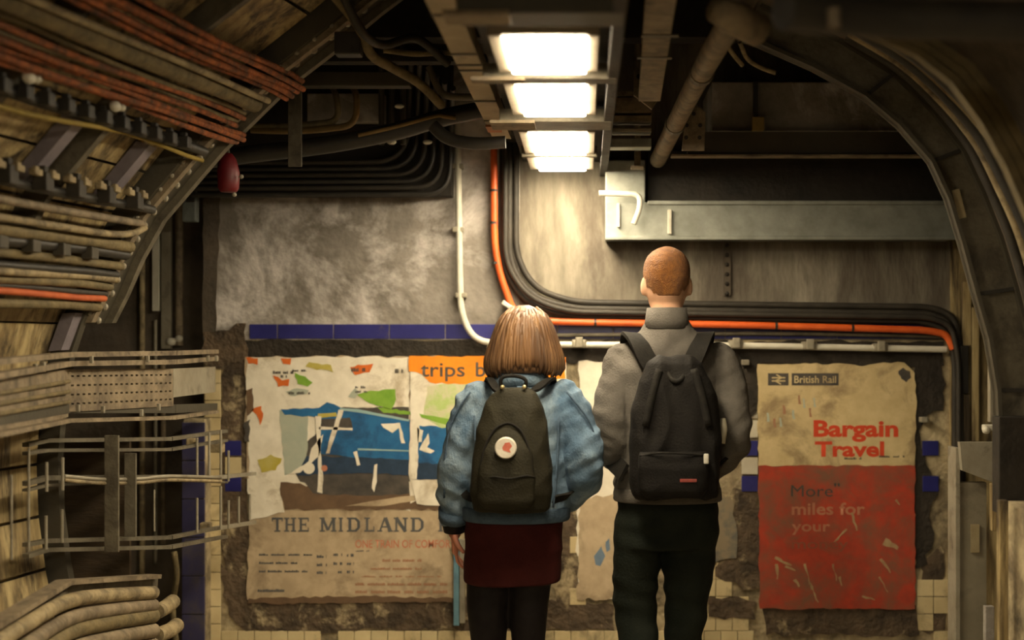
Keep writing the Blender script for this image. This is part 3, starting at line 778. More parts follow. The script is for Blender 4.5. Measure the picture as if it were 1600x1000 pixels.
for Y0, Y1, lab in ((2.92, 3.26, 'large bright ceiling lamp nearest the top edge'), (3.46, 3.87, 'second bright ceiling lamp from the top of the row'),
                    (4.24, 4.67, 'third bright ceiling lamp, just above the farthest one'), (4.78, 5.09, 'farthest bright ceiling lamp against the end wall')):
    lamp(Y0, Y1, lab, M_lamp_near)
for Y0, Y1, lab in ((0.1, 0.55, 'ceiling lamp overhead at the middle of the row'), (-1.0, -0.55, 'ceiling lamp overhead behind the middle one'), (-2.1, -1.65, 'ceiling lamp at the rear of the tunnel')):
    lamp(Y0, Y1, lab, M_lamp_far, drop=.025)
# dark plate and cross beams that carry the lamps
o = MB().span((-.26, -2.6, ZL + .052), (.07, 5.29, ZL + .075), .003).build('lamp_carrier_plate', M_soot); tag(o, 'long dark plate carrying the row of ceiling lamps', 'plate')
for Y, w, lab in ((2.72, .12, 'dark cross beam above the first bright lamp'), (3.36, .07, 'dark cross beam between the first and second lamp'), (4.05, .16, 'broad dark cross beam between second and third lamp'), (4.725, .03, 'thin dark cross bar between the last two lamps')):
    t = thing('cross_beam', (-.1, Y, ZL), lab, 'beam', 'cross beams under the ceiling')
    xa, xb = (-.27, .08) if w > .05 else (-.24, .04)
    MB().span((xa, Y - w/2, ZL - .012), (xb, Y + w/2, ZL + .03), .004).build('web', M_steel if Y > 3 else M_steel_dk, t)
    if w > .05: MB().span((-.30, Y - w/2 - .004, ZL - .016), (-.16, Y + w/2 - .03, ZL - .006), .002).build('splice_plate', M_tan, t)
# dark side strip right of the lamps
o = MB().span((.055, 2.0, ZL - .01), (.085, 5.28, ZL + .09), .003).build('edge_channel', M_soot); tag(o, 'dark channel along the right side of the lamps', 'channel')
# tan cable tray left of the lamps
M_tray = pm('bright_tan_tray', (0.42, 0.335, 0.22), (0.34, 0.27, 0.17), 9, .7, .05, .1, 50, (1, 1, 1), (0.16, 0.12, 0.08), 7, .66)
tr = thing('cable_tray', (-.33, 3.8, 2.25), 'tan flat cable tray running along the ceiling left of the lamps', 'cable tray')
MB().bar((-.327, 2.2, 2.25), (-.312, 4.75, 2.25), .064, .02, bev=.003).build('tray_floor', M_tray, tr)
for q in (-1, 1): MB().bar((-.327 + q*.031, 2.2, 2.262), (-.312 + q*.031, 4.75, 2.262), .005, .045).build('tray_edge', M_tray, tr)
for Y in (2.95, 3.35, 3.48, 3.55, 4.0, 4.35): 
    x = -.327 + (Y - 2.2) / 2.55 * .015
    MB().span((x - .034, Y, 2.236), (x + .034, Y + .012, 2.242)).build('joint_strap', M_steel, tr)
MB().span((-.35, 4.44, 2.232), (-.30, 4.56, 2.242), .002).build('orange_mark', pm('faded_orange', (0.42, 0.15, 0.06), (0.34, 0.16, 0.08), 12), tr)
# tan strut right of the lamps with a bolted foot
st = thing('ceiling_strut', (.19, 3.6, 2.28), 'tan ceiling strut with a bolted foot plate right of the lamps', 'strut')
MB().bar((.153, 2.3, 2.28), (.205, 4.15, 2.28), .072, .03, bev=.003).build('strut_body', M_tan, st)
MB().poly([W(990, 112, 4.2), W(1028, 112, 4.2), W(1032, 150, 4.2), W(1018, 172, 4.2), W(990, 150, 4.2)], .02).build('foot_plate', M_tan, st)
for (x, y) in ((998, 120), (1020, 120), (1011, 153), (1008, 8)):
    c = W(x, y, 4.17); MB().cyl(c, c + Vector((0, -.008, 0)), .008, 8).build('bolt', M_soot, st)
for Y in (3.25, 3.5): MB().span((.14, Y, 2.262), (.235, Y + .02, 2.266)).build('joint_strap', M_steel, st)
# stacked tan bars beside lamps
for k, (y0, y1, m, lab) in enumerate(((142, 150, M_tan, 'topmost tan cross bar right of the second lamp'), (152, 176, M_tan, 'broad olive cross plate right of the second lamp'), (180, 190, M_tan, 'narrow tan cross bar below the olive plate'),
                                      (200, 206, M_steel_lt, 'thin pale cross bar right of the third lamp'), (216, 230, M_galv, 'bright galvanised cross bar above the duct end'))):
    a = W(950, y1, 4.7); c = W(1018, y0, 4.7)
    o = MB().span((a.x, 4.7, a.z), (c.x, 4.78, c.z), .003).build('cross_bar', m); tag(o, lab, 'bar')
# big diagonal pipe with elbow
dp = thing('diagonal_pipe', W(1026, 250, 5.0), 'thick tan pipe slanting down from the top right to the duct', 'pipe')
MB().tube(crom([W(1185, -40, 2.9), W(1138, 40, 3.15), W(1098, 110, 3.7), W(1062, 180, 4.35), W(1028, 250, 5.1)], 6), .032, 14).build('pipe_run', M_tan, dp, smooth=True)
for (x, y, Y) in ((1096, 114, 3.74), (1055, 194, 4.5)):
    c = W(x, y, Y); d = (W(1062, 180, 4.35) - W(1098, 110, 3.7)).normalized()
    MB().tube([c - d*.02, c + d*.02], .037, 14).build('coupling', M_steel, dp, smooth=False)
MB().tube([W(1118, 15, 2.9), W(1150, 30, 2.95), W(1185, 48, 3.0)], [.03, .038, .038], 14).build('elbow', M_tan, dp, smooth=True)
# perforated steel bracket
pb = thing('perforated_bracket', W(1082, 238, 4.5), 'pale perforated steel bracket beside the slanting pipe', 'bracket')
MB().poly([W(1065, 236, 4.5), W(1070, 190, 4.5), W(1084, 164, 4.5), W(1102, 176, 4.5), W(1100, 236, 4.5)], .012).build('plate', M_tan, pb)
for (x, y) in ((1073, 196), (1094, 196), (1072, 215), (1093, 215), (1084, 178)):
    c = W(x, y, 4.487); MB().cyl(c, c + Vector((0, -.003, 0)), .0075, 8).build('hole', M_black, pb)
# concrete lintel, steel beam and dark board painted as wall shade to the right
o = MB().span((W(1112, 0, 4.9).x, 4.9, W(0, 205, 4.9).z), (W(1470, 0, 4.9).x, 5.28, W(0, 128, 4.9).z), .006).build('lintel', M_conc); tag(o, 'mottled concrete lintel high on the right above the dark beam', 'lintel')
bt = thing('steel_beam', W(1265, 242, 4.85), 'dark steel beam below the concrete lintel on the right', 'beam')
MB().span((W(1075, 0, 4.85).x, 4.85, W(0, 240, 4.85).z), (W(1480, 0, 4.85).x, 4.89, W(0, 206, 4.85).z)).build('web', M_steel_dk, bt)
MB().span((W(1050, 0, 4.8).x, 4.83, W(0, 244, 4.83).z), (W(1480, 0, 4.8).x, 4.89, W(0, 241, 4.83).z), .001).build('lower_flange', M_tan, bt)
o = MB().span((W(1012, 0, 5.2).x, 5.2, W(0, 318, 5.2).z), (W(1496, 0, 5.2).x, 5.285, W(0, 236, 5.2).z)).build('shade_board', M_soot); tag(o, 'black board standing in for shade just above the galvanised duct', 'board')  # added board, its black colour stands in for the shaded wall above the duct
sw = thing('switch_box', W(1184, 206, 4.84), 'small yellowish switch box with a black drop rod on the beam', 'box')
MB().box(W(1184, 194, 4.83), (.045, .04, .05), None, .004).build('box_body', pm('ochre_paint', (0.30, 0.20, 0.05), (0.22, 0.15, 0.04), 14), sw)
MB().span((W(1178, 0, 4.87).x, 4.865, W(0, 188, 4.87).z), (W(1184, 0, 4.87).x, 4.89, W(0, 128, 4.87).z)).build('drop_rod', M_black, sw)
for k, (pts, lab) in enumerate(((([W(1156, 66, 3.9), W(1168, 92, 3.95), W(1190, 106, 4.0), W(1212, 114, 4.0)]), 'pale curled cable end below the steel arch, longer one'), ([W(1138, 74, 3.9), W(1148, 88, 3.92), W(1160, 102, 3.95)], 'pale short cable end left of the curled one'))):
    cable('loose_cable', crom(pts), .007, M_beige, lab)
# far-near black pipe at the upper right corner
cable('black_pipe', [W(1225, 14, 2.2), W(1300, 22, 2.25), W(1420, 30, 2.3), W(1700, 34, 2.3)], .036, M_black, 'thick black pipe crossing the upper right corner', 'pipe', n=16)
o = MB().cyl(W(1303, 14, 2.2), W(1303, 44, 2.2), .012).build('pipe_clamp', M_tan); tag(o, 'small tan clamp hanging on the black pipe, upper right', 'clamp')

# ------------------------------------------------------------------ steel arch rib on the right
rb = thing('steel_arch_rib', W(1590, 790, YR), 'dark grey steel arch rib curving up the right side', 'arch rib')
joints = [0, 3, 5, 8, 10, 12]
for a_, b_ in zip(joints, joints[1:]):
    m = MB()
    secs = []
    for i in range(a_, b_ + 1):
        pi = W(*RIN[i], YR); po = W(*ROUT[i], YR)
        if i == a_: pass
        secs.append([m.bm.verts.new(v) for v in (pi + Vector((0, .02, 0)), po + Vector((0, .02, 0)), po + Vector((0, .045, 0)), pi + Vector((0, .045, 0)))])
    for s0, s1 in zip(secs, secs[1:]):
        for k in range(4): m.bm.faces.new((s0[k], s0[(k+1) % 4], s1[(k+1) % 4], s1[k]))
    m.bm.faces.new(secs[0]); m.bm.faces.new(list(reversed(secs[-1])))
    m.build('web_segment', M_steel, rb)
for lst, sg in ((RIN, 1), (ROUT, -1)):
    m = MB(); secs = []
    for i in range(len(lst)):
        p = W(*lst[i], YR); q = W(*(ROUT if sg == 1 else RIN)[i], YR)
        d = (q - p).normalized() * .012
        secs.append([m.bm.verts.new(v) for v in (p + Vector((0, -.004, 0)), p + d + Vector((0, -.004, 0)), p + d + Vector((0, .055, 0)), p + Vector((0, .055, 0)))])
    for s0, s1 in zip(secs, secs[1:]):
        for k in range(4): m.bm.faces.new((s0[k], s0[(k+1) % 4], s1[(k+1) % 4], s1[k]))
    m.bm.faces.new(secs[0]); m.bm.faces.new(list(reversed(secs[-1])))
    m.build('flange', M_steel_dk, rb)
for i in joints[1:-1]:
    MB().bar(W(*RIN[i], YR) + Vector((0, .014, 0)), W(*ROUT[i], YR) + Vector((0, .014, 0)), .012, .012).build('joint', M_black, rb)
MB().box(W(1500, 318, YR) + Vector((0, .012, 0)), (.024, .006, .09), Matrix.Rotation(-.25, 3, 'Y')).build('label_plate', pm('label_cream', (0.34, 0.28, 0.16), (0.28, 0.22, 0.12), 20), rb)
MB().span((W(1553, 0, YR).x, YR - .05, W(0, 800, YR).z), (W(1640, 0, YR).x, YR + .02, W(0, 650, YR).z), .004).build('base_block', M_soot, rb)
# cables following the arch outside the rib
for k, (dx, dy, Y, r, m, lab) in enumerate(((10, -6, 3.82, .016, M_blackdusty, 'black cable hugging the outer edge of the arch rib'), (24, -12, 3.76, .014, M_beige, 'dusty beige cable second out from the arch rib'),
        (36, -20, 3.7, .018, M_black, 'black cable third out from the arch rib'), (52, -26, 3.66, .014, M_olive, 'olive cable fourth out from the arch rib'), (66, -30, 3.6, .022, M_black, 'thick black cable outermost beside the arch rib'))):
    pts = [W(x + dx * (0.3 + .7 * min(1, i/5)), y + dy * max(.1, 1 - i/12), Y) for i, (x, y) in enumerate(ROUT[2:11])]
    cable('arch_cable', crom(pts, 4), r, m, lab)
ba = thing('arch_band', W(1600, 300, 3.0), 'broad beige curved band at the far upper right', 'band')
M_arch = pm('dim_olive_band', (0.13, 0.095, 0.04), (0.08, 0.06, 0.026), 14, .8, 0, .3, 60)
BI = [(1330, 42), (1370, 58), (1432, 84), (1488, 128), (1534, 190), (1574, 262), (1612, 350)]
BO = [(1345, 28), (1390, 38), (1462, 60), (1522, 100), (1570, 162), (1612, 235), (1655, 330)]
for t0, t1, m_ in ((0, .3, M_arch), (.34, .64, M_arch), (.68, 1, M_arch)):
    m = MB(); secs = []
    for (ix, iy), (ox, oy) in zip(BI, BO):
        p = W(ix, iy, 3.0); q = W(ox, oy, 3.0)
        u = p.lerp(q, t0); v = p.lerp(q, t1)
        secs.append([m.bm.verts.new(w_) for w_ in (u, v, v + Vector((0, .04, 0)), u + Vector((0, .04, 0)))])
    for s0, s1 in zip(secs, secs[1:]):
        for k in range(4): m.bm.faces.new((s0[k], s0[(k+1) % 4], s1[(k+1) % 4], s1[k]))
    m.bm.faces.new(secs[0]); m.bm.faces.new(list(reversed(secs[-1])))
    m.build('band_strip', m_, ba)

# grey column with bracket under the rib
M_col = pm('olive_grey_steel', (0.25, 0.22, 0.155), (0.20, 0.175, 0.12), 8, .6, .1, .1, 60, (1, 1, 1), (0.10, 0.08, 0.055), 5, .64)
gc = thing('steel_column', W(1525, 1000, 4.5), 'grey steel column with a pale label low on the right', 'column')
x0, x1 = W(1496, 0, 4.5).x, W(1544, 0, 4.5).x
MB().span((x0 + .01, 4.52, .02), (x1, 4.56, W(0, 755, 4.5).z)).build('web', M_col, gc)
MB().span((x0 - .006, 4.50, .0), (x0 + .010, 4.6, W(0, 700, 4.5).z), .002).build('flange', M_steel_lt, gc)
MB().box(W(1525, 842, 4.5) + Vector((0, .012, 0)), (.03, .01, .10), None, .001).build('label_plate', MATS['label_cream'], gc)
MB().poly([W(1496, 690, 4.5), W(1560, 690, 4.5), W(1557, 756, 4.5), W(1500, 734, 4.5)], .03).build('gusset', M_steel_lt, gc)
o = MB().box(W(1545, 668, 4.4), (.04, .04, .02), None, .005).ball(W(1541, 672, 4.38), .014).build('pipe_fitting', M_white); tag(o, 'small shiny white fitting above the pale column gusset', 'fitting')
for k, (xa, xb, ya, yb, Y, m, lab) in enumerate(((1505, 1518, 440, 540, 5.25, M_cream, 'upper cream batten beside the end wall cables'), (1519, 1530, 480, 690, 5.25, M_cream, 'tall cream batten right of the end wall'),
        (1506, 1516, 616, 690, 5.25, M_cream, 'short cream batten above the column gusset'), (1547, 1556, 540, 660, 4.3, M_steel_lt, 'pale upright strip just inside the arch rib'),
        (1562, 1576, 782, 1010, 3.7, M_cream, 'cream upright post below the foot of the arch rib'), (1550, 1558, 756, 830, 4.4, M_cream, 'short cream post behind the steel column'), (1540, 1554, 948, 1010, 4.4, M_conc, 'stub of concrete post at the lower right'))):
    o = MB().span((W(xa, 0, Y).x, Y, W(0, yb, Y).z if yb < 1000 else 0), (W(xb, 0, Y).x, Y + .03, W(0, ya, Y).z), .003).build('batten', m); tag(o, lab, 'batten')
o = MB().span((W(1503, 0, 5.22).x, 5.24, W(0, 615, 5.22).z), (W(1516, 0, 5.22).x, 5.28, W(0, 540, 5.22).z), .003).build('socket_box', M_black); tag(o, 'narrow black box on the cream batten right of the posters', 'box')

# ------------------------------------------------------------------ cables on the left lining
rnd = random.Random(11)
ORD5 = ('topmost', 'second', 'third', 'fourth', 'lowest'); ORD4 = ('topmost', 'second', 'third', 'lowest'); ORD3 = ('topmost', 'middle', 'lowest')
NTH = ('', 'second', 'third', 'fourth', 'fifth', 'sixth', 'seventh', 'eighth', 'ninth', 'tenth', 'eleventh', 'twelfth', 'thirteenth', 'fourteenth')
def row_cable(y, Y0, Y1, off, r, mat, name, label, group=None, wob=.006, n=8, step=.16):
    pts = []
    Y = Y0
    ph = rnd.uniform(0, 6)
    while Y < Y1:
        pts.append(LP(y, Y, off + wob * math.sin(Y*7 + ph)) + Vector((0, 0, wob * math.sin(Y*5.1 + ph*2)))); Y += step
    pts.append(LP(y, Y1, off))
    o = MB().tube(pts, r, n).build(name, mat, None, smooth=True); smooth_by_angle(o, 1.0)
    return tag(o, label, 'cable', group)
for k, y in enumerate((96, 103, 110, 117, 124)):
    row_cable(y, 2.3, 4.14 + .02*(k % 3), .055 + .016*(k % 2), .0095, M_rust, 'orange_cable', ORD5[k] + ' rusty cable of the upper orange bundle on the left lining', 'upper orange bundle on the left lining')
row_cable(146, 2.3, 4.0, .068, .026, M_olive, 'olive_pipe', 'thick olive pipe between the orange cable bundles on the left', wob=.002, n=12)
row_cable(134, 2.3, 4.0, .09, .010, M_beige, 'beige_cable', 'beige cable lying on the thick olive pipe', wob=.003)
for k, y in enumerate((162, 168, 174, 180)):
    row_cable(y, 2.3, 4.02, .055 + .012*(k % 2), .0085, M_rust if k % 2 else M_olive, 'brown_cable', ORD4[k] + ' brownish cable of the middle bundle on the left lining', 'middle brown bundle on the left lining')
for k, y in enumerate((188, 194, 200)):
    row_cable(y, 2.3, 4.12, .06 + .012*(k % 2), .009, M_rust, 'orange_cable', ORD3[k] + ' rusty cable of the lower orange bundle on the left lining', 'lower orange bundle on the left lining')
row_cable(238, 2.3, 4.0, .075, .007, M_yellow, 'yellow_cable', 'sagging yellow cable on the left lining', wob=.014)
row_cable(226, 2.3, 4.0, .06, .016, M_black, 'black_cable', 'black cable carrying the row of dark cleats on the left', wob=.003)
row_cable(322, 2.3, 4.0, .056, .014, M_black, 'black_cable', 'black cable below the beaded cable on the left lining', wob=.003)
row_cable(345, 2.4, 4.0, .06, .012, M_tan, 'tan_conduit', 'tan conduit above the bright cream cable on the left', wob=.002)
pts = [LP(368, 2.4, .08), LP(368, 3.0, .082), LP(368, 3.5, .08), LP(368, 3.8, .08), LP(362, 3.93, .08), LP(350, 4.0, .07)]
cable('cream_cable', crom(pts), .0105, M_beige, 'bright cream cable bending up at the end arch')
row_cable(383, 2.4, 4.0, .06, .018, M_olive, 'olive_conduit', 'olive conduit below the bright cream cable', wob=.002)
row_cable(396, 2.4, 4.0, .06, .016, M_black, 'black_cable', 'black cable with cleats in the lower left group', wob=.003)
row_cable(414, 2.4, 4.0, .06, .013, M_olive, 'olive_cable', 'olive cable below the lower row of cleats on the left', wob=.003)
row_cable(428, 2.4, 4.0, .058, .012, M_black, 'black_cable', 'black cable above the lumpy beige cable on the left', wob=.003)
row_cable(436, 2.4, 4.0, .065, .011, M_beige, 'beige_cable', 'lumpy beige cable above the lowest orange cable', wob=.005)
row_cable(448, 2.4, 4.0, .055, .013, M_olive, 'olive_cable', 'olive cable just above the lowest orange cable', wob=.004)
row_cable(459, 2.4, 4.0, .05, .010, M_blackdusty, 'black_cable', 'dusty black cable touching the lowest orange cable', wob=.004)
row_cable(467, 2.4, 3.98, .065, .010, pm('bright_rust_sheath', (0.55, 0.12, 0.03), (0.42, 0.08, 0.02), 16, .7), 'orange_cable', 'single lowest orange cable on the left lining', wob=.004)
row_cable(481, 2.4, 3.99, .055, .014, M_olive, 'olive_cable', 'olive cable just below the lowest orange cable', wob=.004)
# cleats
def cleats(y, Ys, off, size, mat, label, group):
    base = None
    for k, Y in enumerate(Ys):
        c = LP(y, Y, off)
        if base is None:
            o = MB().box(c, size, None, .004).box(c + Vector((0, 0, size[2]*.6)), (size[0]*.5, size[1]*.5, size[2]*.5), None, .002).build('cable_cleat', mat); base = o
        else:
            o = base.copy(); o.location = base.location + (c - LP(y, Ys[0], off)); COL.objects.link(o)
        kk = len(Ys) - 1 - k
        tag(o, label + (', ' + NTH[kk] + ' from the end arch' if kk else ', nearest the end arch'), 'cleat', group)
cleats(222, [2.9 + .085*k for k in range(12)], .075, (.035, .04, .035), M_black, 'black cleat in the row above the yellow cable', 'black cleats above the yellow cable')
cleats(305, [2.9 + .075*k for k in range(14)], .065, (.02, .045, .018), M_beige, 'beige bead cleat below the lilac strips', 'bead cleats on the left lining')
cleats(315, [2.95 + .15*k for k in range(7)], .07, (.04, .05, .05), M_blackdusty, 'dark bracket cleat under the bead cleats', 'bracket cleats on the left lining')
cleats(400, [2.95 + .14*k for k in range(7)], .072, (.035, .05, .035), M_steel_dk, 'dark cleat above the lowest orange cable', 'lower dark cleats on the left lining')
for y, Y, lab in ((206, 3.05, 'white insulator nearest the left edge'), (206, 3.42, 'white insulator in the middle of the left lining'), (212, 2.86, 'white insulator at the yellow cable by the left edge')):
    c = LP(y, Y, .07)
    o = MB().ball(c, .015, (1, 1.4, 1)).ball(c + Vector((.010, .022, .0)), .010).build('insulator', M_white, None, True); tag(o, lab, 'insulator')
# red fitting under the arch
rf = thing('red_canister', W(358, 305, 4.25), 'dark red canister hanging under the end arch on the left', 'canister')
c = W(357, 300, 4.25); t_ = W(357, 240, 4.25)
hh = t_.z - c.z
MB().loft([(c.x, c.y, c.z, .026, .026), (c.x, c.y, c.z + .012, .034, .034), (c.x, c.y, c.z + hh*.5, .037, .037), (c.x - .004, c.y, c.z + hh*.85, .03, .03), (c.x - .006, c.y, t_.z, .018, .018)], 16).build('shell', M_red, rf, True)
MB().cyl(W(356, 242, 4.25), W(352, 196, 4.15), .007, 8).build('hook', M_steel, rf)
MB().ball(W(377, 276, 4.23), .008, u=8, v=6).build('valve', M_steel_lt, rf)
MB().ball(W(366, 304, 4.22), .008, u=8, v=6).build('valve', M_steel_lt, rf)

# ------------------------------------------------------------------ dark pipes top left in front of the end wall
for k in range(6):
    y = 303 - k*10; x = 706 - k*13
    cable('dark_pipe', fillet([W(300, y + 2, 5.15), W(x - 5, y, 5.15), W(x, y - 120, 5.15 - .0), W(x + 2, y - 165, 4.7)], .10 + .008*k, 8), .0105, M_blackdusty if k % 2 else M_black,
          ('lowest dark pipe of the nested bends at upper left', 'second lowest dark pipe of the nested bends', 'third dark pipe of the nested bends', 'fourth dark pipe of the nested bends', 'fifth dark pipe of the nested bends', 'innermost dark pipe of the nested bends')[k], 'pipe')
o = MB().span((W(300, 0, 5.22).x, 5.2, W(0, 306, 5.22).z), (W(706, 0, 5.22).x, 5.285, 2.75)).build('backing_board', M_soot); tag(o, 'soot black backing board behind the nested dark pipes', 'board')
cable('dark_hose', crom([W(160, 262, 4.6), W(300, 252, 4.6), W(400, 240, 4.6), W(520, 225, 4.6), W(620, 205, 4.6), W(700, 182, 4.6), W(800, 164, 4.6)], 5), .032, M_black, 'thick black hose rising to the right below the ceiling', 'hose', n=12)
cable('ochre_cable', crom([W(560, 212, 4.572), W(620, 198, 4.572), W(680, 182, 4.572), W(694, 182, 4.572), W(712, 184, 4.572)], 5), .008, pm('ochre_sheath', (0.22, 0.14, 0.045), (0.16, 0.10, 0.03), 14), 'ochre cable along the top of the black hose')
for k, (r, lab) in enumerate(((0, 'cream cable bending up right of the hanger plate, outer'), (16, 'cream cable bending up right of the hanger plate, inner'))):
    cable('cream_cable', fillet([W(392, 203 - r*.3, 4.7), W(470, 206 - r*.6, 4.7), W(556 - r*1.6, 196 - r*.4, 4.7), W(558 - r*2, 150, 4.7), W(552 - r*2, 138, 4.75)], .09, 6), .012, MATS['ochre_sheath'] if k == 0 else M_olive, lab)
cable('black_hose_sag', crom([W(676, 196, 4.4), W(700, 216, 4.4), W(740, 224, 4.4), W(790, 222, 4.4)], 5), .022, M_black, 'short black hose sagging above the white conduit', 'hose', n=12)
for k, (x, Y0) in enumerate(((596, 5.05), (612, 5.05), (630, 5.05))):
    cable('upright_pipe', [W(x, 12, Y0), W(x, 226, Y0)], .0115, M_steel_dk, ('left upright pipe stub behind the black hose', 'middle upright pipe stub behind the black hose', 'right upright pipe stub behind the black hose')[k], 'pipe')
o = MB().span((W(450, 0, 4.5).x, 4.5, W(0, 260, 4.5).z), (W(471, 0, 4.5).x, 4.515, W(0, 96, 4.5).z), .002).build('hanger_plate', M_steel); tag(o, 'flat grey hanger plate in front of the black hose', 'hanger')
for k, (x0_, x1_, y0_, y1_, Y, m, lab) in enumerate(((440, 640, 112, 134, 4.516, M_steel_dk, 'dark cross joist above the hanger plate'), (470, 760, 84, 96, 4.3, M_soot, 'sooty cross joist near the top left of the lamps'), (480, 600, 146, 190, 5.1, M_conc, 'dim concrete block seen behind the hanger plate'))):
    o = MB().span((W(x0_, 0, Y).x, Y, W(0, y1_, Y).z), (W(x1_, 0, Y).x, Y + .06, W(0, y0_, Y).z), .003).build('cross_joist' if k < 2 else 'concrete_block', m); tag(o, lab, 'joist' if k < 2 else 'block')
# tangled ducts near arch crown
cable('crown_cable', crom([W(520, -10, 3.8), W(560, 40, 3.9), W(580, 85, 4.0), W(612, 105, 4.1), W(655, 130, 4.2), W(690, 165, 4.3)], 5), .016, M_olive, 'olive cable looping down from the crown of the left arch')
cable('crown_cable', crom([W(535, -10, 3.75), W(566, 50, 3.85), W(600, 70, 4.0), W(650, 60, 4.1), W(700, 100, 4.2)], 5), .014, M_blackdusty, 'dusty black cable looping beside the olive crown cable')
cable('crown_cable', crom([W(600, 78, 4.2), W(650, 84, 4.2), W(700, 82, 4.2), W(745, 90, 4.2)], 5), .010, M_olive, 'thin olive cable under the ceiling left of the tan tray')
cable('crown_cable', crom([W(670, 104, 4.3), W(684, 136, 4.3), W(700, 150, 4.3), W(745, 152, 4.3)], 5), .012, M_steel, 'grey looped cable end left of the tan tray')
o = MB().box(W(545, 70, 3.95), (.08, .06, .07), None, .006).build('junction_box', M_black); tag(o, 'black junction box at the crown of the left arch', 'box')
for k, (x, y) in enumerate(((668, 222), (624, 166), (612, 222))):
    o = MB().ball(W(x, y, 5.0), .012, (1.6, 1, .8), u=8, v=6).build('pipe_tag', M_white); tag(o, ('small white tag at the right of the nested pipes', 'small white tag on the upright pipe stubs', 'small white tag at the left of the nested pipes')[k], 'tag')
# ceiling joists overhead (dark)
for k, Y in enumerate((3.0, 3.6, 4.6)):
    o = MB().span((-1.0, Y, 2.58), (.95, Y + .10, 2.78), .004).build('ceiling_joist', M_soot); tag(o, ('sooty ceiling joist nearest the camera', 'sooty ceiling joist in the middle', 'sooty ceiling joist nearest the end wall')[k], 'joist')

# ------------------------------------------------------------------ recess on the left: upright pipes
for k, (x, w, y0, y1, Y, m, lab) in enumerate(((222, 9, 350, 905, 5.425, M_beige, 'thin beige upright pipe, leftmost in the dark recess'), (243, 11, 326, 486, 5.41, M_white, 'short white upright trunking in the dark recess'),
        (259, 15, 300, 545, 5.41, M_steel_lt, 'grey upright channel right of the white trunking'), (280, 13, 290, 540, 5.42, M_tan, 'brown upright pipe ending in a shiny fitting'),
        (243, 6, 500, 880, 5.43, M_steel_lt, 'thin grey upright rod behind the ladder rack'), (255, 8, 560, 850, 5.425, M_tan, 'tan upright pipe behind the ladder rack'))):
    a, b_ = W(x, y0, Y), W(x, y1, Y)
    if k in (1, 2):
        o = MB().span((a.x - w/2*Y/F, Y, b_.z), (a.x + w/2*Y/F, Y + .03, a.z), .003).build('upright_trunking', m)
    else: o = MB().cyl(b_, a, w/2*Y/F, 12).build('upright_pipe', m, None, False); smooth_by_angle(o)
    tag(o, lab, 'pipe')
o = MB().ball(W(268, 534, 5.41), .018, (1.2, 1, 1)).ball(W(280, 529, 5.41), .016).cyl(W(262, 536, 5.41), W(284, 528, 5.41), .010).build('tap_fitting', M_white, None, True); tag(o, 'shiny elbow fitting at the foot of the brown upright pipe', 'fitting')
jb = thing('junction_box', W(298, 348, 5.2), 'blue grey junction box high in the dark recess', 'box')
MB().box(W(298, 318, 5.2), (.055, .05, .15), None, .005).build('case', pm('blue_grey_paint', (0.15, 0.17, 0.16), (0.12, 0.13, 0.12), 12, .5), jb)
MB().box(W(298, 306, 5.17), (.035, .01, .05), None, .002).build('window', M_black, jb)

# ------------------------------------------------------------------ left cable racks
def frame_pts(ys):   # rack line bends: along lining, across recess, back to the wall
    return None
def rack_path(y0, y1, y2, y3, dY=0.0, X=(-30, 105, 270, 336), Ys=(3.1, 3.9, 4.45, 5.05)):
    return [W(x, y, Y + dY) for x, y, Y in zip(X, (y0, y1, y2, y3), Ys)]
def strip(b, pts, h, t):
    """upright flat strip along pts (top edge), height h, thickness t"""
    for p, q in zip(pts, pts[1:]):
        d = Vector((0, 0, -h/2)); b.bar(p + d, q + d, t, h)
ut = thing('cable_tray', W(170, 650, 4.0), 'perforated cable tray bending along the left wall', 'cable tray')
b = MB(); strip(b, rack_path(597, 577, 576, 573), .115, .006)
# perforated middle panel with real holes
P = rack_path(597, 577, 576, 573)
b.bm.free(); b = MB(); strip(b, P[:2], .145, .006); b.build('side_plate', M_tan, ut)
def perforated(p, q, h, rows_, cols, name):
    m = MB()
    def pt(u, v): return p.lerp(q, u) + Vector((0, 0, -h*v))
    nu, nv = cols*2 + 1, rows_*2 + 1
    vs = {}
    us = [i / nu for i in range(nu + 1)]; hv = []
    for j in range(rows_ + 1):
        hv += []
    rowc = [(j + .75) / (rows_ + .6) for j in range(rows_)]
    hb = [0.0]
    for c_ in rowc: hb += [c_ - .022, c_ + .022]
    hb.append(1.0)
    for i in range(nu + 1):
        for j in range(len(hb)): vs[i, j] = m.bm.verts.new(pt(us[i], hb[j]))
    for i in range(nu):
        for j in range(len(hb) - 1):
            if i % 2 == 1 and j % 2 == 1: continue
            m.bm.faces.new((vs[i, j], vs[i+1, j], vs[i+1, j+1], vs[i, j+1]))
    o = m.build(name, M_tan, ut)
    so = o.modifiers.new('thickness', 'SOLIDIFY'); so.thickness = .003
    return o
perforated(P[1], P[2], .13, 4, 20, 'perforated_plate')
MB().bar(P[2] + Vector((0, -.005, -.05)), P[3] + Vector((0, -.005, -.05)), .006, .10).build('end_plate', M_steel_lt, ut)
for y in ((562, 550, 548, 546), (586, 564, 562, 557)):
    b = MB(); strip(b, rack_path(*y, dY=-.04), .016, .03); b.build('rail', M_tan, ut)
b = MB(); strip(b, rack_path(680, 654, 650, 641, dY=-.06), .012, .03); b.build('rail', M_tan, ut)
b = MB(); strip(b, rack_path(650, 630, 632, 630, dY=.02), .03, .02); b.build('rail', M_steel_dk, ut)
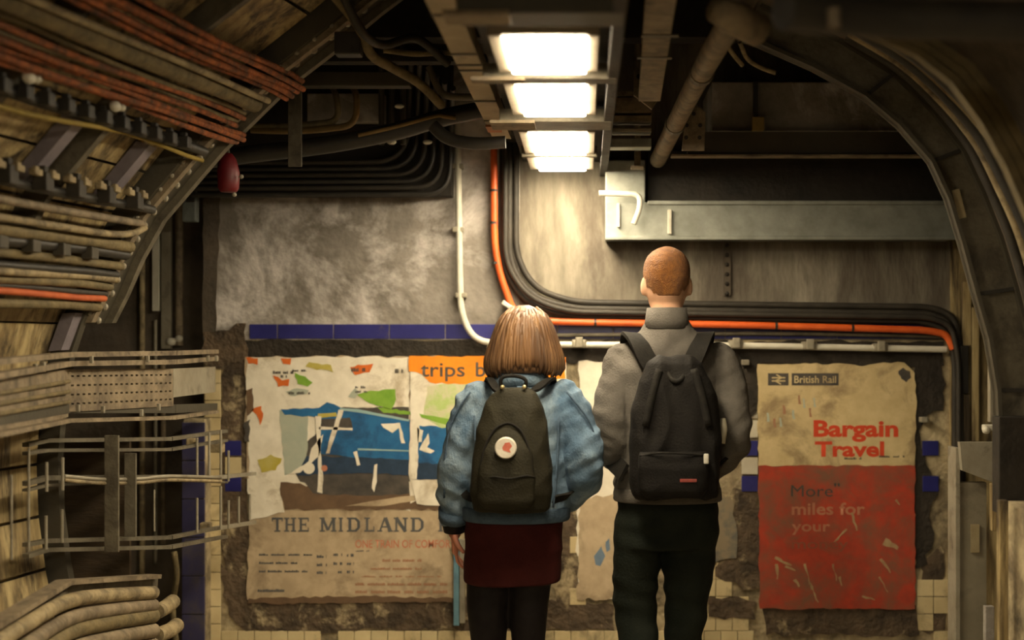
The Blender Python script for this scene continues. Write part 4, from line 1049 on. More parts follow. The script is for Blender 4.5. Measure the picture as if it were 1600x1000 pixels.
for (x, y, Y) in ((143, 562, 4.0), (231, 561, 4.3), (222, 553, 4.3), (55, 575, 3.6), (68, 572, 3.65), (325, 560, 4.9), (338, 560, 4.9), (122, 638, 3.9), (161, 640, 4.0), (248, 636, 4.3), (221, 645, 4.2)):
    MB().box(W(x, y, Y - .08), (.010, .012, .022), None, .002).build('bolt', M_steel_lt, ut)
for k in range(3):
    y = 600 + k*16
    MB().tube([W(-30, y + 20, 3.08), W(50, y + 6, 3.5), W(108, y - 4, 3.87)], .006, 8).build('side_rib', M_olive, ut)
# dark hollow under the tray
# ladder rack
lr = thing('ladder_rack', W(190, 858, 4.0), 'open ladder rack of thin rails and rods below the perforated tray', 'rack')
XL = (40, 72, 265, 352)
def lpath(y0, y1, y2, y3, dY=0): return [W(x, y, Y + dY) for x, y, Y in zip(XL, (y0, y1, y2, y3), (3.75, 3.85, 4.3, 4.9))]
for yy, h in (((692, 685, 683, 671), .012), ((706, 701, 700, 686), .010), ((752, 743, 742, 744), .014), ((764, 756, 748, 752), .008), ((848, 842, 837, 820), .012), ((866, 856, 852, 836), .012)):
    b = MB(); strip(b, lpath(*yy), h, .022); b.build('rail', M_steel, lr)
for (x0_, x1_, y0_, y1_, Y) in ((165, 187, 680, 862, 4.02), (196, 214, 708, 838, 4.1)):
    a, c = W(x0_, y1_, Y), W(x1_, y0_, Y)
    MB().span((a.x, Y - .012, a.z), (c.x, Y, c.z), .002).build('upright_plate', M_steel, lr)
for (x, y0_, y1_, Y, w) in ((18, 742, 875, 3.7, 4), (45, 700, 862, 3.76, 4), (73, 722, 768, 3.82, 5), (98, 715, 766, 3.88, 5), (72, 806, 858, 3.82, 5), (97, 796, 848, 3.88, 5), (308, 684, 742, 4.55, 4), (327, 676, 742, 4.68, 4), (345, 672, 742, 4.8, 4),
                            (308, 778, 832, 4.55, 4), (345, 760, 826, 4.8, 4), (357, 704, 752, 4.9, 4), (357, 782, 826, 4.9, 4), (373, 776, 818, 5.0, 4), (390, 772, 812, 5.1, 4), (241, 765, 830, 4.25, 3)):
    MB().cyl(W(x, y1_, Y - .03), W(x, y0_, Y - .03), w/2*Y/F, 8).build('rod', M_steel_lt, lr)
for (y0_, y1_) in ((745, 740), (825, 816)):
    MB().bar(W(330, y0_ + 2, 4.75), W(398, y1_, 5.12), .014, .014).build('end_rail', M_steel_lt, lr)
for (x, y, Y, sc) in ((340, 700, 4.95, 1), (322, 822, 4.8, .8), (300, 690, 4.7, .7)):
    MB().box(W(x, y, Y + .05), (.05*sc, .04, .035*sc), None, .006).build('splice', M_beige, lr)
for k, (y, lab) in enumerate(((748, 'thin grey cable sagging along the upper ladder rails'), (754, 'thin beige cable along the middle ladder rails'))):
    cable('rack_cable', crom([W(100, y - 4, 3.86), W(160, y + 1, 4.0), W(220, y, 4.15), W(265, y - 4, 4.27), W(345, y - 2, 4.8)], 4), .006, M_steel_lt if k == 0 else M_beige, lab)
# brown hollow cupboard back seen through the rack
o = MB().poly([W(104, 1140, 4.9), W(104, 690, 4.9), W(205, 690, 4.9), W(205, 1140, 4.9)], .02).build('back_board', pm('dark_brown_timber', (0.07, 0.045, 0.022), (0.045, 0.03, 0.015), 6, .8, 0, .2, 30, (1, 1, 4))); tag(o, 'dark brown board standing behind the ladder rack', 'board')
# bottom tray with fat cables
bt2 = thing('cable_trough', W(120, 985, 3.9), 'bent steel trough rim over the fat cables at lower left', 'trough')
BP = [W(-30, 984, 3.2), W(100, 906, 3.8), W(242, 897, 4.3)]
b = MB(); strip(b, BP, .014, .05); b.build('rim', M_tan, bt2)
b = MB(); strip(b, [p + Vector((0, .02, -.014)) for p in BP], .05, .006); b.build('side_plate', M_steel, bt2)
for k, (ya, yb, yc, r, m, lab) in enumerate(((1020, 940, 926, .022, M_beige, 'uppermost fat beige cable in the lower left trough'), (1058, 968, 946, .022, M_tan, 'second fat tan cable in the lower left trough'),
        (1100, 990, 962, .024, M_olive, 'third fat olive cable in the lower left trough'), (1140, 1016, 985, .024, M_tan, 'fourth fat tan cable in the lower left trough'), (1185, 1045, 1008, .024, M_tan, 'lowest fat tan cable in the lower left trough'))):
    cable('fat_cable', crom([W(-30, ya, 3.15), W(40, (ya*.45 + yb*.55), 3.45), W(105, yb, 3.75), W(170, (yb + yc)/2 - 3, 4.0), W(240, yc, 4.28)], 5), r, m, lab, n=14)
for k, (x, y, lab) in enumerate(((258, 948, 'upper sawn off cable stub beside the blue pilaster'), (264, 985, 'lower sawn off cable stub beside the blue pilaster'))):
    cable('cable_stub', [W(245, y + 8, 4.32), W(x + 2, y, 4.42), W(x + 12, y - 8, 4.5)], .026, M_beige, lab, n=14)
o = MB().tube(crom([W(272, 862, 5.0), W(276, 900, 5.0), W(270, 950, 5.0), W(276, 1010, 5.0)], 5), .012, 8).build('edge_pipe', M_olive, None, True); tag(o, 'thin olive pipe along the left edge of the blue pilaster', 'pipe')
# ------------------------------------------------------------------ people
def blob(name, mb, voxel, mat, parent, base, smooth=3, disp=None, cut=None):
    """fuse the shapes of mb into ONE continuous surface, smooth it, fold it"""
    bmesh.ops.recalc_face_normals(mb.bm, faces=mb.bm.faces[:])
    me = bpy.data.meshes.new(name); mb.bm.to_mesh(me); mb.bm.free()
    tmp = bpy.data.objects.new('tmp', me); COL.objects.link(tmp)
    r = tmp.modifiers.new('r', 'REMESH'); r.mode = 'VOXEL'; r.voxel_size = voxel; r.adaptivity = 0.0
    dg = bpy.context.evaluated_depsgraph_get(); dg.update()
    me2 = bpy.data.meshes.new_from_object(tmp.evaluated_get(dg))
    COL.objects.unlink(tmp); bpy.data.objects.remove(tmp)
    bm = bmesh.new(); bm.from_mesh(me2)
    for _ in range(smooth): bmesh.ops.smooth_vert(bm, verts=bm.verts[:], factor=.5, use_axis_x=True, use_axis_y=True, use_axis_z=True)
    if disp:
        bm.normal_update()
        mv = [(v, v.normal * disp(v.co)) for v in bm.verts]
        for v, d in mv: v.co += d
    if cut:
        bmesh.ops.delete(bm, geom=[f for f in bm.faces if cut(f.calc_center_median())], context='FACES')
    bm.to_mesh(me2); bm.free()
    me2.materials.clear()
    me2.transform(Matrix.Translation(base))
    me2.name = name
    return link_mesh(name, me2, mat, parent, True)
def nz(p, f, s=0.0, st=(1, 1, 1)):
    return noise.noise(Vector((p.x*st[0]*f + s, p.y*st[1]*f + s*1.7, p.z*st[2]*f - s)))
def ridge(p, f, s, st):
    return 1 - abs(nz(p, f, s, st)) * 2
def limb(mb, pts, rad, n=16, k=5):
    P = crom(pts, k)
    R = []
    m = len(pts)
    for i in range(m - 1):
        for j in range(k): R.append(rad[i] + (rad[i+1] - rad[i]) * (j / k))
    R.append(rad[-1])
    # rounded ends
    d0 = (P[0] - P[1]).normalized(); d1 = (P[-1] - P[-2]).normalized()
    P = [P[0] + d0*R[0]*.85, P[0] + d0*R[0]*.5] + P + [P[-1] + d1*R[-1]*.5, P[-1] + d1*R[-1]*.85]
    R = [R[0]*.45, R[0]*.85] + R + [R[-1]*.85, R[-1]*.45]
    mb.tube(P, R, n)
def V(*a): return Vector(a)
def hand(mb, wrist, d, side, palm_n, curl=.5, s=1.0):
    """palm, four bent fingers of different length, thumb from the side of the palm"""
    d = d.normalized(); n = palm_n.normalized(); n = (n - d * n.dot(d)).normalized()
    w = d.cross(n).normalized() * side
    rot = Matrix((w, d, n)).transposed()
    mb.box(wrist + d*.048*s, (.074*s, .092*s, .026*s), rot, .010*s)
    limb(mb, [wrist - d*.03, wrist + d*.02*s], [.023*s, .025*s])
    for k, (o, L, r) in enumerate(((-.029, .068, .0072), (-.010, .078, .0078), (.010, .074, .0077), (.029, .058, .0068))):
        a = wrist + d*.088*s + w*o*s
        p1 = a + (d*math.cos(curl*.5) + n*math.sin(curl*.5)) * L*.45*s
        p2 = p1 + (d*math.cos(curl*1.3) + n*math.sin(curl*1.3)) * L*.32*s
        p3 = p2 + (d*math.cos(curl*1.9) + n*math.sin(curl*1.9)) * L*.25*s
        limb(mb, [a - d*.012, p1, p2, p3], [r*s*1.08, r*s*1.02, r*s*.95, r*s*.8], 10, 3)
    t0 = wrist + d*.025*s - w*.032*s
    limb(mb, [t0, t0 + (d*.8 - w*.6 + n*.3).normalized()*.035*s, t0 + (d*.9 - w*.45 + n*.5).normalized()*.066*s], [.012*s, .0105*s, .0085*s], 10, 3)
def head(mb, c, w, h, d):
    """c = middle of the skull; w,h,d half sizes; face looks to +Y"""
    x, y, z = c
    prof = [(-1.0, .25, .30, .40), (-.94, .42, .48, .34), (-.80, .60, .66, .24), (-.62, .76, .80, .14), (-.40, .86, .90, .05), (-.15, .94, .96, .0), (.10, .99, 1.0, -.02), (.35, 1.0, 1.0, -.03),
            (.58, .93, .95, -.02), (.76, .78, .82, 0), (.89, .57, .62, 0), (.97, .32, .36, 0), (1.0, .10, .12, 0)]
    mb.loft([(x, y + o*d, z + t*h, a*w, b*d) for t, a, b, o in prof], 28)
    # nose, brow, lips, chin
    limb(mb, [V(x, y + d*.97, z + .05*h), V(x, y + d*1.12, z - .18*h), V(x, y + d*1.16, z - .30*h)], [.010, .012, .015], 10, 3)
    mb.ball(V(x, y + d*.88, z + .14*h), .03, (1.9, .6, .42))
    mb.ball(V(x, y + d*.92, z - .52*h), .022, (1.1, .55, .35)); mb.ball(V(x, y + d*.92, z - .58*h), .02, (1.0, .55, .35))
    mb.ball(V(x, y + d*.84, z - .82*h), .03, (1, .7, .7))
    for s_ in (-1, 1):
        mb.ball(V(x + s_*w*1.03, y - d*.02, z - .12*h), .03, (.30, .62, 1.08), rot=Matrix.Rotation(-.25*s_, 3, 'Z') @ Matrix.Rotation(.15, 3, 'X'))
M_skin = pm('skin', (0.62, 0.36, 0.23), (0.56, 0.31, 0.19), 20, .5, 0, .03, 80)
M_skin_w = pm('skin_ruddy', (0.52, 0.20, 0.12), (0.46, 0.17, 0.10), 20, .5, 0, .03, 80)
M_tights = pm('black_tights', (0.009, 0.007, 0.008), (0.015, 0.012, 0.012), 30, .6, 0, .02)
M_denim = pm('blue_denim', (0.135, 0.20, 0.275), (0.07, 0.12, 0.185), 9, .85, 0, .3, 170, (1, 1, .7), (0.30, 0.38, 0.44), 6, .57, 7, .12)
M_denim_dk = pm('denim_seam', (0.06, 0.10, 0.15), (0.04, 0.07, 0.11), 30, .85, 0, .3, 120)
M_skirt = pm('maroon_skirt', (0.056, 0.010, 0.009), (0.040, 0.007, 0.006), 14, .85, 0, .2, 120)
M_jacket = pm('grey_brown_jacket', (0.125, 0.113, 0.098), (0.085, 0.076, 0.066), 9, .85, 0, .25, 160)
M_trouser = pm('dark_green_black_trousers', (0.008, 0.011, 0.008), (0.014, 0.017, 0.012), 10, .85, 0, .2, 120)
M_bag_m = pm('black_canvas', (0.006, 0.005, 0.0045), (0.011, 0.0095, 0.008), 16, .75, 0, .25, 150)
M_bag_w = pm('dark_olive_canvas', (0.017, 0.015, 0.009), (0.027, 0.024, 0.014), 12, .7, 0, .25, 150)
M_strap = pm('black_webbing', (0.010, 0.009, 0.008), (0.018, 0.016, 0.013), 40, .8, 0, .2, 200)
M_hair_w = pm('brown_hair', (0.16, 0.078, 0.030), (0.06, 0.029, 0.013), 26, .55, 0, .35, 60, (1, 1, .07), (0.27, 0.145, 0.06), 30, .60, 5, .10)
M_hair_m = pm('ginger_hair', (0.34, 0.125, 0.016), (0.20, 0.068, 0.010), 110, .65, 0, .9, 380, (1, 1, .6), (0.14, 0.05, 0.010), 30, .60, 6, .16)
M_shoe = pm('black_leather', (0.015, 0.013, 0.012), (0.022, 0.02, 0.018), 12, .4)
M_eye = pm('eye_white', (0.7, 0.68, 0.63), None, 10, .2, 0, 0)

for m_ in (M_bag_m, M_bag_w, M_strap, M_trouser, M_tights, M_skirt, M_denim, M_jacket):
    m_.node_tree.nodes['Principled BSDF'].inputs['Specular IOR Level'].default_value = .15
# ---------------- the man
MX, MY = (1043 - CX) / F * 4.3, 4.3
mbase = V(MX, MY, 0)
man = thing('person', mbase, 'person in grey jacket and dark trousers walking away, cropped ginger hair', 'person')
b = MB()
head(b, (-.003, .0, 1.685), .076, .118, .096)
b.loft([(0, -.01, 1.50, .07, .066), (-.003, -.008, 1.56, .055, .060), (-.003, -.004, 1.62, .053, .060), (-.003, 0, 1.67, .056, .066)], 24)
b.loft([(0, 0, .90, .15, .10), (0, 0, 1.05, .145, .10), (0, 0, 1.2, .155, .10), (0, 0, 1.34, .165, .10), (0, 0, 1.43, .15, .085), (0, -.005, 1.50, .09, .07), (0, -.008, 1.56, .058, .06)], 24)
armL = [V(-.150, -.01, 1.415), V(-.178, -.045, 1.29), V(-.185, -.06, 1.165), V(-.175, .03, 1.095), V(-.135, .11, 1.06)]
armR = [V(.165, -.01, 1.415), V(.200, -.045, 1.30), V(.214, -.06, 1.180), V(.192, .03, 1.10), V(.140, .11, 1.05)]
for A in (armL, armR): limb(b, A, [.05, .045, .04, .034, .028])
for s_, A in ((1, armL), (-1, armR)): hand(b, A[-1] + V(0, .01, -.01), V(s_*.25, .25, -.9), s_, V(0, -1, -.2), .5, .95)
legL = [V(-.085, .0, .93), V(-.098, .02, .72), V(-.100, .045, .56), V(-.085, -.02, .40), V(-.060, -.13, .24), V(-.04, -.19, .11)]
legR = [V(.080, .0, .93), V(.068, .02, .72), V(.060, .035, .50), V(.056, .05, .28), V(.056, .06, .08)]
for A, R in ((legL, [.075, .065, .052, .046, .038, .034]), (legR, [.075, .065, .050, .042, .034])): limb(b, A, R)
for f0, f1 in ((V(-.04, -.20, .085), V(-.035, -.06, .03)), (V(.056, .05, .045), V(.06, .20, .03))): limb(b, [f0, (f0+f1)/2, f1], [.034, .034, .03])
blob('body', b, .006, M_skin, man, mbase, 2)
for s_ in (-1, 1):
    MB().ball(mbase + V(-.003 + s_*.031, .078, 1.695), .0135).build('eye', M_eye, man, True)
# hair: close cropped cap
b = MB()
b.loft([(-.003 + 0, .0 + o*.096, 1.685 + t*.118, a*.0795, q*.0995) for t, a, q, o in ((-.40, .84, .88, .05), (-.15, .93, .95, .0), (.10, .99, 1.0, -.02), (.35, 1.0, 1.0, -.03), (.58, .94, .96, -.02), (.76, .80, .84, 0), (.89, .60, .65, 0), (.98, .35, .39, 0), (1.03, .10, .12, 0))], 32)
def haircut(p):
    x, y, z = p.x + .003, p.y, p.z
    nape = 1.632 + max(0, abs(x) - .026) * .9 + .004*math.sin(x*300)
    if y > .02: return z < 1.655 + (y - .02) * 1.1
    if z < nape: return True
    if abs(x) > .060 and z < 1.70 and y > -.035: return True
    return False
blob('hair', b, .004, M_hair_m, man, mbase, 1, lambda p: .0012*nz(p, 220), haircut)
# trousers
b = MB()
b.loft([(0, 0, .80, .165, .118), (0, 0, .88, .172, .122), (0, 0, .96, .170, .120), (0, 0, 1.02, .166, .118)], 28)
limb(b, [V(-.088, .0, .90), V(-.104, .015, .74), V(-.106, .04, .60), V(-.096, .01, .47), V(-.070, -.085, .32), V(-.045, -.165, .17)], [.090, .080, .073, .066, .060, .056])
limb(b, [V(.078, .0, .90), V(.072, .015, .74), V(.066, .03, .60), V(.056, .04, .46), V(.056, .05, .30), V(.058, .06, .10)], [.093, .088, .074, .062, .058, .056])
blob('trousers', b, .007, M_trouser, man, mbase, 3, lambda p: .005*nz(p, 9, 3.3, (.5, .5, 2.2)) + .005*nz(V(p.x + .5*p.z, p.y, p.z), 14, 1.2, (.4, .5, 1.6)) * (1.4 if p.z < .7 else .7))
# jacket: torso, sleeves, pocket bulges, hem
b = MB()
b.loft([(0, 0, .968, .176, .128, 2.2), (0, 0, 1.02, .172, .132, 2.2), (0, 0, 1.10, .170, .134, 2.2), (0, 0, 1.20, .180, .134, 2.2), (0, 0, 1.31, .196, .132, 2.2), (0, -.005, 1.39, .200, .122, 2.2),
        (0, -.008, 1.445, .178, .105), (0, -.01, 1.490, .135, .09), (0, -.012, 1.525, .092, .08), (0, -.012, 1.555, .072, .074)], 36)
limb(b, armL, [.072, .065, .058, .053, .048], 18)
limb(b, [A + V(.004, 0, 0) for A in armR], [.072, .065, .058, .054, .048], 18)
for s_ in (-1, 1): b.ball(V(s_*.10, .12, 1.03), .09, (.9, .55, 1.0))
def folds(p, fa, fl, ang, sd):
    """long soft folds: fa across, fl along, mirrored left / right"""
    x = abs(p.x); c, q = math.cos(ang), math.sin(ang)
    u = x*c + p.z*q; w = -x*q + p.z*c
    return noise.noise(Vector((u*fl + sd, w*fa + sd*2, p.y*6 + (3 if p.x > 0 else 0))))
def fold_m(p):
    arm = 1.0 if abs(p.x) > .15 else .45
    return arm * (.012*folds(p, 17, 4, -.7, 1.3) + .008*folds(p, 30, 7, .5, 4.1)) + .0015*nz(p, 40, 2)
jk = blob('jacket', b, .006, M_jacket, man, mbase, 3, fold_m)
MB().loft([(MX - .002, MY - .014, 1.530, .080, .078), (MX - .003, MY - .014, 1.560, .073, .075), (MX - .003, MY - .012, 1.600, .067, .071)], 32).build('collar', M_jacket, jk, True)
hm = MB()
hm.loft([(MX, MY, .955, .180, .132, 2.2), (MX, MY, .960, .183, .135, 2.2), (MX, MY, .995, .180, .137, 2.2), (MX, MY, 1.0, .176, .134, 2.2)], 40)
hm.build('hem_band', M_jacket, jk, True)
for nm, f0, f1 in (('shoe', V(-.045, -.20, .088), V(-.035, -.045, .028)), ('shoe', V(.056, .02, .045), V(.062, .215, .034))):
    b = MB(); limb(b, [f0, (f0*2+f1)/3, (f0+f1*2)/3, f1], [.042, .040, .041, .034])
    o = blob(nm, b, .006, M_shoe, man, mbase, 2)
    mn = min((o.matrix_basis @ v.co).z for v in o.data.vertices) + 0
# ---------------- the man's backpack
mbp = thing('backpack', V(MX + .005, MY - .20, .99), 'black backpack with wide straps on the back of the man', 'backpack')
bx, by = MX + .012, MY - .205
b = MB()
b.loft([(bx, by, .985, .120, .055, 3), (bx, by, 1.00, .138, .07, 3.2), (bx, by - .003, 1.06, .146, .080, 3.2), (bx, by, 1.16, .145, .080, 3.2), (bx, by + .004, 1.27, .138, .076, 3.0), (bx, by + .010, 1.36, .118, .068, 2.8),
        (bx, by + .018, 1.415, .090, .056, 2.4), (bx, by + .026, 1.440, .055, .040, 2.2)], 36)
def fold_b(p): return .010*ridge(p, 8, 7.7, (2.2, .5, .8)) - .005 + .002*nz(p, 22, 3)
bdy = blob('main_compartment', b, .006, M_bag_m, mbp, V(0, 0, 0), 2, fold_b)
b = MB()
b.loft([(bx - .012, by - .07, .995, .090, .035, 3), (bx - .012, by - .078, 1.02, .108, .040, 3.4), (bx - .012, by - .080, 1.09, .112, .040, 3.4), (bx - .012, by - .074, 1.125, .110, .036, 3.4), (bx - .012, by - .07, 1.14, .106, .03, 3)], 32)
fp = blob('front_pocket', b, .006, M_bag_m, mbp, V(0, 0, 0), 2, lambda p: .004*ridge(p, 9, 2.2, (1.4, 1, 1.4)) - .002)
b = MB(); b.tube(crom([V(bx - .118, by - .09, 1.128), V(bx - .06, by - .116, 1.140), V(bx + .02, by - .117, 1.138), V(bx + .085, by - .10, 1.132)], 5), .0035, 8); b.build('zip', M_strap, fp, True)
MB().box(V(bx + .088, by - .115, 1.122), (.016, .008, .032), None, .004).build('zip_tag', pm('pale_tag', (0.62, 0.60, 0.52), None, 20), fp)
lg = MB().box(V(bx + .032, by - .121, 1.055), (.052, .003, .010), None, .001).build('brand_patch', pm('red_print', (0.30, 0.05, 0.035), (0.2, 0.04, 0.03), 60), fp)
def ribbon(mb, pts, w, t, side):
    """flat strap: pts path, side = width direction per point"""
    P = crom(pts, 5); n = len(P)
    secs = []
    for i, p in enumerate(P):
        tg = (P[min(i+1, n-1)] - P[max(i-1, 0)]).normalized()
        f = i / (n-1) * (len(side) - 1); k = min(int(f), len(side) - 2) if len(side) > 1 else 0
        sd = side[k].lerp(side[k+1], f - k) if len(side) > 1 else side[0]
        sd = (sd - tg * sd.dot(tg)).normalized(); nn = tg.cross(sd)
        secs.append([mb.bm.verts.new(p + sd*a*w/2 + nn*c*t/2) for a, c in ((-1, -1), (1, -1), (1, 1), (-1, 1))])
    for s0, s1 in zip(secs, secs[1:]):
        for k in range(4): mb.bm.faces.new((s0[k], s0[(k+1) % 4], s1[(k+1) % 4], s1[k]))
    mb.bm.faces.new(secs[0]); mb.bm.faces.new(list(reversed(secs[-1])))
for s_ in (-1, 1):
    b = MB()
    m_ = mbase
    ribbon(b, [m_ + V(.012 + s_*.050, -.148, 1.385), m_ + V(s_*.072, -.150, 1.425), m_ + V(s_*.100, -.128, 1.478), m_ + V(s_*.120, -.072, 1.507), m_ + V(s_*.128, -.01, 1.509), m_ + V(s_*.130, .07, 1.468), m_ + V(s_*.130, .12, 1.40), m_ + V(s_*.140, .142, 1.27), m_ + V(s_*.17, .10, 1.16), m_ + V(s_*.19, .0, 1.10), m_ + V(s_*.15, -.13, 1.06)],
           .058, .012, [V(1, 0, .35*s_), V(1, 0, .2*s_), V(1, 0, 0), V(1, 0, 0), V(.4, 0, .9)])
    o = b.build('shoulder_strap', M_strap, mbp, True); smooth_by_angle(o, .7)
    b = MB(); ribbon(b, [V(bx + s_*.055, by - .050, 1.40), V(bx + s_*.075, by - .066, 1.33), V(bx + s_*.100, by - .074, 1.22)], .022, .006, [V(1, 0, 0)])
    b.build('compression_strap', M_strap, mbp, True)
b = MB(); b.tube(crom([V(bx - .026, by + .0, 1.43), V(bx - .028, by - .028, 1.395), V(bx - .012, by - .056, 1.365), V(bx + .012, by - .056, 1.365), V(bx + .028, by - .028, 1.395), V(bx + .026, by + .0, 1.43)], 5), .008, 10); b.build('carry_handle', M_strap, mbp, True)
b = MB(); b.tube([V(bx + .150, by + .02, 1.16), V(bx + .157, by + .02, 1.205), V(bx + .155, by + .02, 1.24)], [.012, .013, .009], 12); b.build('bottle_cap', pm('silver_plastic', (0.42, 0.38, 0.28), (0.3, 0.27, 0.2), 20, .3), mbp, True)

# ---------------- the woman
WX, WY = (810 - CX) / F * 4.2, 4.2
wbase = V(WX, WY, 0)
wom = thing('person', wbase, 'person in blue denim jacket and maroon skirt walking away, brown bob', 'person')
b = MB()
head(b, (.018, .01, 1.492), .070, .110, .090)
b.loft([(.005, -.005, 1.32, .06, .058), (.01, -.002, 1.37, .049, .052), (.015, .002, 1.42, .048, .053), (.018, .008, 1.47, .05, .058)], 24)
b.loft([(-.012, 0, .78, .15, .10), (-.008, 0, .88, .145, .10), (0, 0, 1.0, .115, .085), (0, 0, 1.12, .125, .09), (0, 0, 1.23, .135, .09), (0, 0, 1.30, .12, .075), (.003, -.004, 1.345, .07, .06), (.008, -.004, 1.38, .05, .052)], 24)
wL = [V(-.135, -.01, 1.295), V(-.178, -.03, 1.19), V(-.200, -.03, 1.08), V(-.208, .005, .985), V(-.212, .03, .905)]
wR = [V(.150, -.01, 1.295), V(.195, -.035, 1.20), V(.222, -.05, 1.095), V(.185, .03, 1.01), V(.125, .105, .965)]
limb(b, wL, [.042, .038, .034, .029, .025]); limb(b, wR, [.042, .038, .034, .029, .025])
hand(b, V(-.213, .035, .872), V(.02, .10, -1), -1, V(1, .1, 0), .45, .9)
hand(b, wR[-1] + V(0, .01, -.01), V(-.25, .25, -.9), -1, V(0, -1, -.2), .5, .85)
wlegL = [V(-.088, 0, .80), V(-.100, .01, .62), V(-.098, .03, .46), V(-.092, .02, .30), V(-.088, .05, .075)]
wlegR = [V(.045, 0, .80), V(.034, .0, .62), V(.032, .01, .46), V(.030, -.04, .30), V(.030, -.10, .095)]
limb(b, wlegL, [.078, .068, .052, .050, .034]); limb(b, wlegR, [.076, .062, .050, .048, .034])
for f0, f1 in ((V(-.088, .04, .045), V(-.092, .19, .03)), (V(.030, -.105, .08), V(.032, .03, .03))): limb(b, [f0, (f0+f1)/2, f1], [.032, .031, .027])
blob('body', b, .0045, M_skin_w, wom, wbase, 2)
for s_ in (-1, 1):
    MB().ball(wbase + V(.018 + s_*.029, .082, 1.50), .0125).build('eye', M_eye, wom, True)
# tights
b = MB()
b.loft([(-.02, 0, .70, .142, .104), (-.02, 0, .80, .150, .108), (-.012, 0, .90, .150, .106)], 24)
limb(b, wlegL, [.080, .071, .0545, .0525, .0365]); limb(b, wlegR, [.078, .0645, .0525, .0505, .0365])
blob('tights', b, .006, M_tights, wom, wbase, 3)
# skirt
b = MB()
b.loft([(-.020, 0, .700, .154, .118, 2.2), (-.020, 0, .706, .160, .122, 2.2), (-.018, 0, .78, .160, .122, 2.2), (-.014, 0, .86, .162, .120, 2.2), (-.010, 0, .95, .155, .115, 2.2)], 36)
sk = blob('skirt', b, .006, M_skirt, wom, wbase, 3, lambda p: .004*ridge(p, 6, 9.3, (1.2, 1, 2.0)) - .002)
# denim jacket
b = MB()
b.loft([(-.006, 0, .915, .170, .132, 2.3), (-.006, 0, .96, .172, .136, 2.3), (-.002, 0, 1.04, .165, .136, 2.2), (0, 0, 1.13, .166, .136, 2.2), (.002, 0, 1.22, .174, .132, 2.2), (.004, -.004, 1.285, .168, .118), (.006, -.006, 1.325, .135, .098),
        (.008, -.006, 1.355, .095, .082), (.010, -.006, 1.38, .072, .07)], 36)
limb(b, wL, [.070, .064, .059, .055, .048], 18); limb(b, wR, [.072, .069, .066, .060, .050], 18)
for s_ in (-1, 1): b.ball(V(s_*.10, .12, .96), .085, (.9, .55, 1.0))
def fold_w(p):
    arm = 1.0 if abs(p.x) > .13 else .6
    return arm * (.017*folds(p, 18, 4, -.75, 7.3) + .010*folds(p, 32, 7, .55, 2.1)) + .002*nz(p, 45, 4)
dj = blob('denim_jacket', b, .006, M_denim, wom, wbase, 3, fold_w)
MB().loft([(WX - .006, WY, .905, .172, .135, 2.3), (WX - .006, WY, .910, .176, .139, 2.3), (WX - .006, WY, .945, .177, .141, 2.3), (WX - .006, WY, .950, .172, .137, 2.3)], 40).build('waistband', M_denim_dk, dj, True)
MB().loft([(WX + .008, WY - .012, 1.345, .100, .090), (WX + .010, WY - .012, 1.375, .088, .084), (WX + .012, WY - .008, 1.405, .078, .078)], 32).build('collar', M_denim, dj, True)
b = MB(); b.tube([wbase + V(-.209, .010, .935), wbase + V(-.212, .026, .905)], [.055, .053], 20); b.build('sleeve_cuff', M_denim_dk, dj, True)
b = MB(); b.tube([wbase + V(-.212, .024, .915), wbase + V(-.213, .033, .882), wbase + V(-.213, .036, .858)], [.042, .040, .036], 20); b.build('knit_cuff', M_tights, wom, True)
# seams down the back sleeves
for path in (([V(-.150, -.085, 1.325), V(-.205, -.085, 1.24), V(-.232, -.078, 1.12), V(-.238, -.050, .98)]), ([V(.160, -.085, 1.325), V(.232, -.085, 1.23), V(.268, -.075, 1.12)]),
             [V(-.135, -.105, 1.25), V(-.128, -.135, 1.10), V(-.125, -.142, .96)], [V(.135, -.105, 1.25), V(.130, -.135, 1.10), V(.118, -.142, .96)]):
    b = MB(); b.tube([wbase + p for p in crom(path, 6)], .0035, 6); b.build('seam', M_denim_dk, dj, True)
# bob: an under-shell and many separate locks in one hair mesh
b = MB()
hc = V(.020, .0, 0)
prof = [(1.385, .122, .098), (1.40, .126, .104), (1.43, .122, .106), (1.47, .108, .104), (1.51, .095, .100), (1.545, .083, .092), (1.575, .065, .074), (1.595, .043, .05), (1.606, .018, .02)]
b.loft([(hc.x, hc.y, z, rx, ry) for z, rx, ry in prof], 40)
rndh = random.Random(21)
def shell(a, z):
    for (z0, x0, y0), (z1, x1, y1) in zip(prof, prof[1:]):
        if z0 <= z <= z1:
            t = (z - z0)/(z1 - z0); rx = x0 + (x1-x0)*t; ry = y0 + (y1-y0)*t; break
    else: rx, ry = (prof[0][1], prof[0][2]) if z < prof[0][0] else (prof[-1][1], prof[-1][2])
    return V(hc.x + rx*math.cos(a), hc.y + ry*math.sin(a), z)
for k in range(150):
    a = math.radians(rndh.uniform(150, 390))     # back and sides
    zt_ = rndh.uniform(1.52, 1.60); ze = rndh.uniform(1.375, 1.40) + .012*math.sin(a*3)
    P = []
    sw = rndh.uniform(-.10, .10); lift = rndh.uniform(.0, .006)
    for i in range(9):
        t = i/8; z = zt_ + (ze - zt_)*t
        q = shell(a + sw*t, z); c_ = V(hc.x, hc.y, z)
        q = c_ + (q - c_) * (1 + lift*12*t*(1-t)*.6 + (.02 if t < .9 else -.03))
        P.append(wbase + q)
    R = [.004 + .0065*math.sin(math.pi*min(1, .15 + .8*i/8)) for i in range(9)]; R[-1] = .002
    b2pts = P
    b.bm.verts.ensure_lookup_table()
    b.tube([p - wbase for p in b2pts], R, 6)
bmesh.ops.recalc_face_normals(b.bm, faces=b.bm.faces[:])
